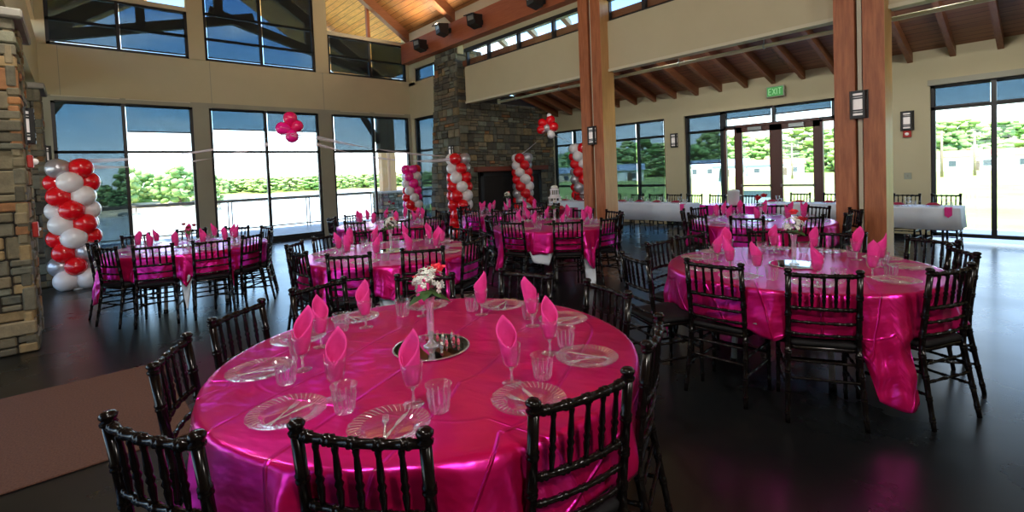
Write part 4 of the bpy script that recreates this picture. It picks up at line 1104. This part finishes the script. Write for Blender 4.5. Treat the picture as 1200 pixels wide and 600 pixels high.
balloon_column(-10.43, -.06, 2.06, .155, 'spiral column of red, white and silver balloons at far left', 1, [lambda i: 'bal_red' if i else 'bal_white', lambda i: 'bal_silver' if i in (1,2) else 'bal_white', lambda i: 'bal_red' if i else 'bal_white', wsil])
balloon_column(-12.75, 7.38, 1.92, .135, 'red, pink and white balloon column in glass corner left of chimney', 2, ['bal_red','bal_white','bal_mag',lambda i: 'bal_mag' if i in (3,4,8) else 'bal_white'])
balloon_column(-9.95, 7.10, 2.10, .145, 'red, white and silver balloon column before the chimney corner', 3, ['bal_red','bal_white','bal_red',lambda i: 'bal_silver' if i > 4 else 'bal_red'])
balloon_column(-10.45, 9.72, 2.12, .145, 'red and white balloon column at the right of the mantel', 4, ['bal_red','bal_white','bal_red','bal_silver'])
balloon_column(-9.45, 11.15, 2.35, .15, 'balloon column half hidden behind the left timber column', 5, ['bal_red','bal_white','bal_red','bal_silver'])
def cluster(c, items, label, name='balloon_cluster'):
    root = empty(name, c)
    for (dx, dy, dz, r, mn) in items:
        b = MB(); d = Vector((dx, dy, dz)); balloon(b, (0,0,0), r, d); o = b.build('balloon', M[mn], root); o.location = (dx, dy, dz)
    for k in range(7):
        b = MB(); a = k*.9; P_ = [(.03*cos(a)+.045*sin(t*2.2+k)*min(1,t/3)+.02*t*cos(a), .03*sin(a)+.045*cos(t*2.2+k)*min(1,t/3)+.02*t*sin(a), -.02-.012*t) for t in [i*.6 for i in range(16)]]
        b.tube(P_, .003, 5); b.build('curled_ribbon', M['ribbon'], root)
    return tag(root, label, 'balloons')
e1 = Vector((-9, 2.89, 0)).normalized(); r1 = Vector((e1.y, -e1.x, 0))
def off(r_, u, w, z): v = r_*u; return (v.x, v.y, z)
cluster((-9.0, 2.86, 2.46), [(*off(r1,-.0,0,.20)[:3], .115, 'bal_pink'), (*off(r1,-.12,0,.03), .112, 'bal_mag'), (*off(r1,.01,0,-.10), .105, 'bal_mag'), (*off(r1,.10,0,.07), .10, 'bal_pink')], 'hanging cluster of pink balloons with curled ribbon before river windows')
e2 = Vector((-9.6, 10., 0)).normalized(); r2 = Vector((e2.y, -e2.x, 0))
cluster((-9.55, 9.95, 2.78), [(*off(r2,.06,0,.20), .13, 'bal_red'), (*off(r2,-.16,0,.14), .12, 'bal_red'), (*off(r2,.13,0,.02), .135, 'bal_red'), (*off(r2,-.20,0,-.04), .12, 'bal_red'), (*off(r2,-.04,0,.0), .115, 'bal_silver'), (*off(r2,.06,0,-.18), .11, 'bal_white'), (*off(r2,.03,0,.33), .07, 'bal_white')], 'hanging cluster of red and white balloons under the aisle rafters')
def ribbon(p, q, sag, w, label, tw=0.):
    b = MB(); p, q = Vector(p), Vector(q); n = 26; vs = []
    for i in range(n+1):
        t = i/n; c = p.lerp(q, t); c.z -= sag*4*t*(1-t); a = tw*t*3; h = Vector((0, 0, w*.5*cos(a*.8)+w*.15)); s = Vector((0, w*.25*sin(a), 0))
        vs += [c+h+s, c-h-s]
    fs = [(2*i, 2*i+1, 2*i+3, 2*i+2) for i in range(n)]; b.add(vs, fs, True); o = b.build('tulle_ribbon', M['tulle'])
    md = o.modifiers.new('t', 'SOLIDIFY'); md.thickness = .0015
    return tag(o, label, 'ribbon')
ribbon((-10.43,-.06,2.02), (-9.0,2.86,2.42), .12, .06, 'upper white tulle ribbon from left balloon column to pink cluster', 2)
ribbon((-10.43,-.06,1.95), (-9.0,2.86,2.36), .20, .06, 'lower white tulle ribbon from left balloon column to pink cluster', 3)
ribbon((-9.0,2.86,2.44), (-9.95,7.10,2.02), .10, .06, 'upper white tulle ribbon from pink cluster to chimney balloon column', 2)
ribbon((-9.0,2.86,2.36), (-9.95,7.10,1.98), .22, .06, 'lower white tulle ribbon from pink cluster to chimney balloon column', 3)
ribbon((-10.45,9.72,2.10), (-9.55,9.95,2.72), .03, .02, 'thin tulle ribbon from fireplace balloon column to red cluster', 1)
ribbon((-9.55,9.95,2.66), (-9.45,11.15,2.32), .03, .02, 'thin tulle ribbon from red cluster to balloon column behind post', 1)

# ------------------------------------------------------------------ porch outside the river windows
b = MB(); b.box(-18.2, XB-.15, -4, 12.5, -.22, -.02); o = b.build('porch_deck', M['deck']); struct(o)
root = empty('porch_railing', (-17.3, 4, 0))
b = MB(); b.box(-.06, .06, -8, 8.2, .99, 1.08); b.build('top_rail', M['rail'], root)
b = MB(); b.box(-.02, .02, -8, 8.2, .12, .16); b.build('bottom_rail', M['rail'], root)
for y in [-7.6+2.38*k for k in range(7)]:
    for dd in (-.05,.05):
        b = MB(); b.box(-.02, .02, y+dd-.015, y+dd+.015, 0, 1.0); b.build('post', M['cable'], root)
tag(root, 'brown metal railing along the river porch', 'railing')
def truss(x, name='porch_truss'):
    root = empty(name, (x, RIDGE, 0)); cc = Vector((x, RIDGE, 0)); hw = .09
    def mem(p, q, w, nm):
        p, q = Vector((0, p[0]-RIDGE, p[1])), Vector((0, q[0]-RIDGE, q[1])); d = (q-p).normalized(); n = Vector((0, -d.z, d.y))*w/2
        b = MB(); vs = [v + Vector((s*hw, 0, 0)) for s in (-1,1) for v in (p+n, p-n, q-n, q+n)]
        b.add(vs, [(0,1,2,3),(7,6,5,4),(0,4,5,1),(1,5,6,2),(2,6,7,3),(3,7,4,0)]); b.build(nm, M['grey_truss'], root)
    for s in (-1, 1):
        mem((RIDGE, 8.45), (RIDGE+s*5.0, 8.45-5.0*SLOPE), .34, 'top_chord')
        mem((RIDGE-s*.6, 6.72), (RIDGE+s*4.7, 5.28), .26, 'scissor_chord')
        mem((RIDGE+s*2.25, 5.9), (RIDGE+s*2.25, 6.95), .20, 'truss_post')
    mem((RIDGE-.35, 6.4), (RIDGE-.35, 8.4), .22, 'king_post')
    return root
tag(truss(-16.8), 'dark timber scissor truss seen through the upper river windows', 'truss')
for (y, l, q) in ((8.72, 'porch post on stone base outside, near the chimney corner', 1), (-1.1, 'porch post on a stone base outside at far left', -1)):
    root = empty('porch_post', (-16.8, y, 0)); cc = Vector(root.location)
    b = MB(); b.box(-.36, .36, -.42, .42, 0, 1.0); b.build('core', M['mortar'], root)
    b = MB(); stone_face(b, 'x', .36, 1, -.42, .42, 0, 1.0, random.Random(8), .16, wmax=.3); stone_face(b, 'y', -.42, -1, -.38, .38, 0, 1.0, random.Random(9), .16, wmax=.3); stone_face(b, 'y', .42, 1, -.38, .38, 0, 1.0, random.Random(10), .16, wmax=.3); b.build('stone_base', M['stone'], root)
    b = MB(); b.bbox(-.45, .45, -.5, .5, 1.0, 1.08, .01); b.build('cap', M['stone_cap'], root)
    for s in (-1, 1):
        b = MB(); b.box(-.14, .14, s*.17-.11, s*.17+.11, 1.08, 5.1); b.build('timber_post', M['timber_light'], root)
    b = MB(); b.tube([(0,-.28*q,2.9),(0,-1.35*q,4.6)], .13, 4); b.build('knee_brace', M['grey_truss'], root)
    tag(root, l, 'post')
# aisle and nave eave details outside the clerestory
for k, x in enumerate([-10.1,-8.95,-7.8,-5.6,-4.4,-3.2,-2.2]):
    b = MB(); b.prism([(YC+.19,5.45),(YC+1.0,4.98),(YC+1.0,5.10),(YC+.19,5.75)], 'x', -.07, .07); o = b.build('eave_bracket', M['cream_trim']); o.location = (x, 0, 0)
    tag(o, 'pale roof bracket outside, seen through the high clerestory glass', 'bracket', 'clerestory eave brackets')

# ------------------------------------------------------------------ landscape
b = MB(); b.box(-900, -26, -500, 900, -5.4, -5.0); o = b.build('river', M['water']); tag(o, 'wide pale river beyond the porch railing', 'river')
# lawn side
def ground_patch(name, pts, z, m, label, cat, thick=.3):
    b = MB(); b.prism(pts, 'z', z-thick, z); o = b.build(name, m); return tag(o, label, cat)
def lz(d): return -.25 - max(0, min(d, 170) - 15)*.0115
b = MB(); rows = [YD+3.2, 30, 60, 100, 150, 220, 400]; vs = []
for yy in rows:
    z = lz(yy); x0 = -26 - (yy-15)*.75; x1 = 60 + yy*.3; vs += [(x0, yy, z), (x1, yy, z), (x0, yy, -6.5), (x1, yy, -6.5)]
fs = []
for i in range(len(rows)-1):
    a, c2 = i*4, i*4+4; fs += [(a, a+1, c2+1, c2), (a+2, c2+2, c2+3, a+3), (a, c2, c2+2, a+2), (a+1, a+3, c2+3, c2+1)]
fs += [(0,2,3,1)]; b.add(vs, fs); tag(b.build('lawn', M['grass']), 'sunlit lawn beyond the right-hand windows', 'lawn')
ground_patch('paved_path', [(-17.9, YD+.24), (40, YD+.24), (40, YD+3.4), (-17.9, YD+3.4)], -.12, M['pave'], 'pale concrete path just outside the far windows', 'path')
ground_patch('river_bank', [(-26,-9),(-26,YD+3.2),(-24,YD+3.2),(-18.1,YD+3.2),(-18.1,-9)], -.9, M['grass'], 'grassy bank dropping from the porch to the river', 'bank', 4)
def far_bank(name, a0, a1, d0, d1, z0, z1, m, label, seed):
    b = MB(); n = 24; vs = []
    for i in range(n+1):
        a = R(a0+(a1-a0)*i/n); q = d0*(1+.05*noise.noise(Vector((i*.6, seed, 0))))
        for (d, z) in ((q, -5.2), (q*1.02, z0*.35-5*.65), (q*1.08, z0), (d1, z1), (d1, -6)):
            vs.append((d*cos(a), d*sin(a), z))
    fs = []
    for i in range(n):
        for j in range(4): fs.append((i*5+j, (i+1)*5+j, (i+1)*5+j+1, i*5+j+1))
    b.add(vs, fs, True); o = b.build(name, m); return tag(o, label, 'bank')
far_bank('sandy_bank', 169.2, 196, 150, 168, -3.2, -2.4, M['sand'], 'sandy shore of the point across the river at left', 1)
far_bank('grassy_point', 169.8, 197, 160, 300, -2.6, .2, M['grass'], 'grassy point with trees across the river at left', 2)
far_bank('far_shore', 120, 172, 330, 700, -3.6, 6.0, M['grass'], 'distant green far shore of the river', 3)
far_bank('hill', 60, 133, 215, 520, 3.0, 20.0, M['foliage1'], 'wooded hill behind the buildings on the lawn side', 4)
TREEM = {}
def tree_mesh(kind, v):
    if (kind, v) in TREEM: return TREEM[kind, v]
    rr = random.Random(kind*17+v); b = MB()       # unit tree: height 1, width 1
    for k in range(80):
        a = rr.uniform(0, 2*pi); zz = rr.uniform(.06, .93); env = (sin(pi*min(1, (zz+.12)*.93))**.6)*.40; q = env*sqrt(rr.random())*(1 + .25*sin(3*a+v))
        r = rr.uniform(.05, .10)
        b.ball((q*cos(a), q*sin(a), zz), r, 8, 6, (1,1,.8), lambda d: .40*noise.noise(d*3.0+Vector((k*3.1,v,0)))+.30*noise.noise(d*8+Vector((k,v,5))))
    TREEM[kind, v] = b.mesh('foliage', M['foliage%d' % kind]); return TREEM[kind, v]
def tree(x, y, z, h, w, kind, seed, label, group):
    rr = random.Random(seed); root = empty('tree', (x, y, z), rr.uniform(0, 6.28))
    b = MB(); b.tube([(0,0,-.5),(.02*h,0,h*.3),(0,.02*h,h*.6)], [w*.04,w*.03,w*.02], 7); b.build('trunk', M['trunk'], root)
    o = bpy.data.objects.new('foliage', tree_mesh(kind, seed % 4)); COL.objects.link(o); o.parent = root; o.scale = (w, w*rr.uniform(.85,1.1), h)
    return tag(root, label, 'tree', group)
def pol(az_, d): return d*cos(R(az_)), d*sin(R(az_))
k = 0
for az_, d, h, w, kd in [(181,170,11,11,0),(178.6,160,7,8,1),(176.5,165,10.5,10,1),(175.2,172,9,9,0),(174,178,8.5,9,1),(172.6,160,10.5,12,0),(171.2,168,9.5,10,2),(169.8,158,7.5,8,1),(184,180,13,12,0),(187,170,11,12,2),(177.4,150,4.5,5,2),(170.4,150,5,6,0)]:
    x, y = pol(az_, d); tree(x, y, -2.9, h, w, kd, k, 'leafy green tree on the grassy point across the river', 'trees on the river point'); k += 1
for i in range(46):
    az_ = 131 + i*.86; d = 345+ (i*53 % 40); x, y = pol(az_, d); tree(x, y, -4.2, 10+(i*7 % 7), 15+(i*5 % 9), [1,3,0,1][i % 4], k, 'pale green tree on the distant far shore', 'trees on the far shore'); k += 1
for i in range(50):
    az_ = 74 + i*1.17; d = 165 + (i*37 % 34); x, y = pol(az_, d); tree(x, y, lz(d)-.8, 6.5+(i*11 % 6), 10+(i*5 % 7), [1,3,0,1,2][i % 5], k, 'green tree in the belt behind the houses on the lawn side', 'trees on the lawn side'); k += 1
for i in range(40):
    az_ = 74 + i*1.45; d = 245 + (i*29 % 60); x, y = pol(az_, d); tree(x, y, 4.2, 9+(i*7 % 6), 16+(i*5 % 9), [1,0,3][i % 3], k, 'green hillside tree above the belt of trees', 'hillside trees'); k += 1
def house(az_, d, w, dp, h, rh, wall, roof, label, seed, wins=4):
    d *= 1.5; x, y = pol(az_, d); root = empty('house', (x, y, lz(d)-.05), R(az_-90)); 
    b = MB(); b.box(-w/2, w/2, -dp/2, dp/2, 0, h); b.build('wall', M[wall], root)
    b = MB(); b.prism([(-dp/2-.4,h),(dp/2+.4,h),(0,h+rh)], 'x', -w/2-.4, w/2+.4); b.build('roof', M[roof], root)
    for i in range(wins):
        b = MB(); xx = -w/2 + w*(i+.5)/wins; b.box(xx-.6, xx+.6, -dp/2-.05, -dp/2+.02, h*.35, h*.75); b.build('window', M['house_window'], root)
    b = MB(); b.box(w*.12, w*.12+1., -dp/2-.06, -dp/2+.02, 0, 2.1); b.build('door', M['trunk'], root)
    return tag(root, label, 'house')
house(125.6, 75, 9, 7, 2.6, 1.4, 'house_white', 'roof_grey', 'small white house seen through shaded windows right of left column', 1, 2)
house(132.0, 88, 12, 8, 2.6, 1.5, 'house_tan', 'roof_grey', 'tan house with blue-grey roof seen beside the fireplace wall', 2, 3)
house(115.5, 95, 15, 9, 3.2, 1.6, 'house_white', 'roof_grey', 'white building seen through the left glass door', 3, 4)
house(110.0, 92, 12, 8, 2.8, 1.4, 'house_white', 'roof_red', 'white building with red-brown roof seen through the right door', 4, 3)
house(96.3, 95, 26, 9, 3.0, 1.4, 'house_white', 'roof_red', 'long white building with red-brown eaves past the right window', 5, 5)
house(93.0, 104, 10, 8, 2.8, 1.4, 'house_tan', 'roof_grey', 'tan building right of the long white one', 6, 3)
house(100.5, 108, 12, 8, 3., 1.5, 'house_white', 'roof_grey', 'white building with grey roof behind the long white one', 7, 3)
for (az_, d, l) in ((97.0, 78, 'wooden utility pole left in the right-hand lawn window'), (94.9, 84, 'wooden utility pole near the mullion of the right lawn window'), (108.5, 86, 'wooden utility pole seen through the glass doors')):
    x, y = pol(az_, d); root = empty('utility_pole', (x, y, lz(d)-.05), R(az_-90))
    b = MB(); b.tube([(0,0,0),(0,0,5.6)], [.16,.11], 8); b.build('pole', M['pole_wood'], root)
    b = MB(); b.box(-.9,.9,-.06,.06,5.0,5.15); b.build('crossarm', M['pole_wood'], root)
    for s in (-.8,0,.8):
        b = MB(); b.lathe([(1e-6,5.15),(.05,5.15),(.06,5.2),(.03,5.28),(1e-6,5.3)], 8, (s,0,0)); b.build('insulator', M['white_plastic'], root)
    tag(root, l, 'utility pole')
# swing bench outside the doors
root = empty('garden_swing', (-6.9, 16.6, -.3), R(10))
b = MB()
for s in (-1,1):
    b.tube([(s*.9,-.5,0),(s*.85,0,1.75)], .035, 8); b.tube([(s*.9,.5,0),(s*.85,0,1.75)], .035, 8)
b.build('frame', M['lilac'], root)
b = MB(); b.box(-1.0,1.0,-.45,.45,1.72,1.80); b.build('canopy', M['lilac'], root)
b = MB(); b.box(-.7,.7,-.25,.25,.42,.48); b.box(-.7,.7,.22,.28,.48,.95); b.build('bench', M['lilac'], root)
tag(root, 'blue-green canopied garden swing outside, left of the doors', 'swing')

# ------------------------------------------------------------------ other side of the hall (out of view, closes the room)
wallpiece('wall_front', [(XB-.2, XB, -5.2, -.9, 0, 3.5), (XB-.2, XB, -2.0, -.9, 3.4, 6.0)], M['cream'])
b = MB(); b.prism([(YS-.2, 4.6), (-5.8, 3.1), (-5.8, 3.25), (YS-.2, 4.75)], 'x', XB-.1, 5.5); struct(b.build('ceiling_south', M['deck_ceiling']))
wallpiece('wall_south_band', [(XB-.1, 5.5, YS-.25, YS-.03, 3.5, 4.6), (XB-.1, 5.5, YS-.25, YS-.03, 5.0, 6.0)], M['cream'])

wallpiece('wall_near', [(5.4, 5.6, -5.4, YD, 0, 8.9)], M['cream'])
wallpiece('wall_south', [(XB-.2, 5.5, -5.4, -5.2, 0, .5), (XB-.2, 5.5, -5.4, -5.2, 2.8, 3.4), (-1.2, 5.5, -5.4, -5.2, .5, 2.8)] + [(x-.2, x+.2, -5.4, -5.2, .5, 2.8) for x in (XB, -10.4, -7.4, -4.3)], M['cream'])
for x0_, x1_ in ((XB+.2,-10.6),(-10.2,-7.6),(-7.2,-4.5),(-4.1,-1.2)): window_y(x0_, x1_, .5, 2.8, [(x0_+x1_)/2], [2.2], -5.32, .06)
# ------------------------------------------------------------------ light
w = bpy.data.worlds.new('sky'); SC.world = w; w.use_nodes = True; nt = w.node_tree
bg = nt.nodes['Background']; tc = nt.nodes.new('ShaderNodeTexCoord')
sp = nt.nodes.new('ShaderNodeSeparateXYZ'); nt.links.new(tc.outputs['Generated'], sp.inputs[0])
rp = nt.nodes.new('ShaderNodeValToRGB'); e = rp.color_ramp.elements
e[0].position = 0.; e[0].color = (.62,.62,.56,1); e[1].position = 1.; e[1].color = (.12,.28,.70,1)
for p_, c_ in ((.495,(.62,.62,.56)), (.505,(.95,1.0,1.0)), (.56,(.30,.54,.76)), (.66,(.11,.29,.66))):
    q = e.new(p_); q.color = (*c_, 1)
mr = nt.nodes.new('ShaderNodeMapRange'); mr.inputs[1].default_value = -1; mr.inputs[2].default_value = 1
nt.links.new(sp.outputs[2], mr.inputs[0]); nt.links.new(mr.outputs[0], rp.inputs[0])
mp = nt.nodes.new('ShaderNodeMapping'); mp.inputs['Scale'].default_value = (1,1,3.4); nt.links.new(tc.outputs['Generated'], mp.inputs[0])
nz = nt.nodes.new('ShaderNodeTexNoise'); nz.inputs['Scale'].default_value = 3.2; nz.inputs['Detail'].default_value = 7; nz.inputs['Roughness'].default_value = .55
nt.links.new(mp.outputs[0], nz.inputs['Vector'])
cr = nt.nodes.new('ShaderNodeValToRGB'); cr.color_ramp.elements[0].position = .47; cr.color_ramp.elements[1].position = .74
nt.links.new(nz.outputs['Fac'], cr.inputs[0])
gt = nt.nodes.new('ShaderNodeMath'); gt.operation = 'GREATER_THAN'; gt.inputs[1].default_value = 0; nt.links.new(sp.outputs[2], gt.inputs[0])
ml = nt.nodes.new('ShaderNodeMath'); ml.operation = 'MULTIPLY'; nt.links.new(cr.outputs[0], ml.inputs[0]); nt.links.new(gt.outputs[0], ml.inputs[1])
mx = nt.nodes.new('ShaderNodeMix'); mx.data_type = 'RGBA'; nt.links.new(ml.outputs[0], mx.inputs[0]); nt.links.new(rp.outputs[0], mx.inputs[6]); mx.inputs[7].default_value = (.85,.87,.88,1)
nt.links.new(mx.outputs[2], bg.inputs[0]); bg.inputs[1].default_value = 3.6
sun = bpy.data.lights.new('sun', 'SUN'); sun.energy = 12; sun.angle = R(.6); sun.color = (1,.95,.85)
so = bpy.data.objects.new('sun', sun); COL.objects.link(so)
sd = Vector((.30, -.50, .81)).normalized()      # towards the sun
so.rotation_euler = sd.to_track_quat('Z', 'Y').to_euler()

# unseen area lights without fixtures, added to brighten the hall, side aisle and ceiling
def lamp(name, p, target, watt, size, col=(1,.93,.86)):
    l = bpy.data.lights.new(name, 'AREA'); l.shape = 'DISK'; l.size = size; l.energy = watt; l.color = col
    o = bpy.data.objects.new(name, l); COL.objects.link(o); o.location = p
    o.rotation_euler = (Vector(p)-Vector(target)).to_track_quat('Z', 'Y').to_euler(); return o
lamp('hall_fill', (2.2,-.15,4.3), (-1.9,1.6,.6), 62, .25)  # added fill from the camera side, aimed at the tables
lamp('hall_fill', (-1.6,-.15,4.6), (-2.8,2.6,.6), 45, .25)
lamp('hall_fill', (-5.6,-.15,4.6), (-6.3,3.4,.6), 45, .25)
lamp('hall_fill', (4.6,3.5,4.6), (-1.3,4.2,.5), 60, .25)
for x in (-8.4,-5.0,-1.0,2.2): lamp('aisle_fill', (x, 8.55, 3.98), (x, YD, 1.7), 8 if x < -8 else 17, .25, (1,.95,.86))  # added fill hidden behind the band, brightens the far aisle wall
for x in (-12.15,-10.95,-9.6,-7.42,-3.5,0.): lamp('ceiling_fill', (x, YC-.62, 5.62), (x-.1, YC-2.6, 7.8), 15, .3, (1,.80,.55))  # added warm fill on the ceiling, only partly placed beside modelled spotlights
# camera ------------------------------------------------------------------
cam = bpy.data.cameras.new('camera'); co = bpy.data.objects.new('camera', cam); COL.objects.link(co)
row = [[0.66476047,0.74597623,-0.04016187],[0.00100419,-0.05465237,-0.99850494],[-0.74705589,0.66372628,-0.03707984]]
rx = Vector(row[0]); uy = -Vector(row[1]); bz = -Vector(row[2])
mm = Matrix.Identity(4)
for i in range(3): mm[i][0] = rx[i]; mm[i][1] = uy[i]; mm[i][2] = bz[i]
mm[0][3], mm[1][3], mm[2][3] = 0, 0, 1.55
co.matrix_world = mm
cam.sensor_width = 36; cam.lens = 572.7*36/1200; cam.shift_y = (224.4-300)/1200; cam.clip_start = .02; cam.clip_end = 3000
SC.camera = co
SC.view_settings.view_transform = 'Standard'; SC.view_settings.look = 'None'; SC.view_settings.gamma = 1; SC.view_settings.exposure = .75
SC.view_settings.use_curve_mapping = False
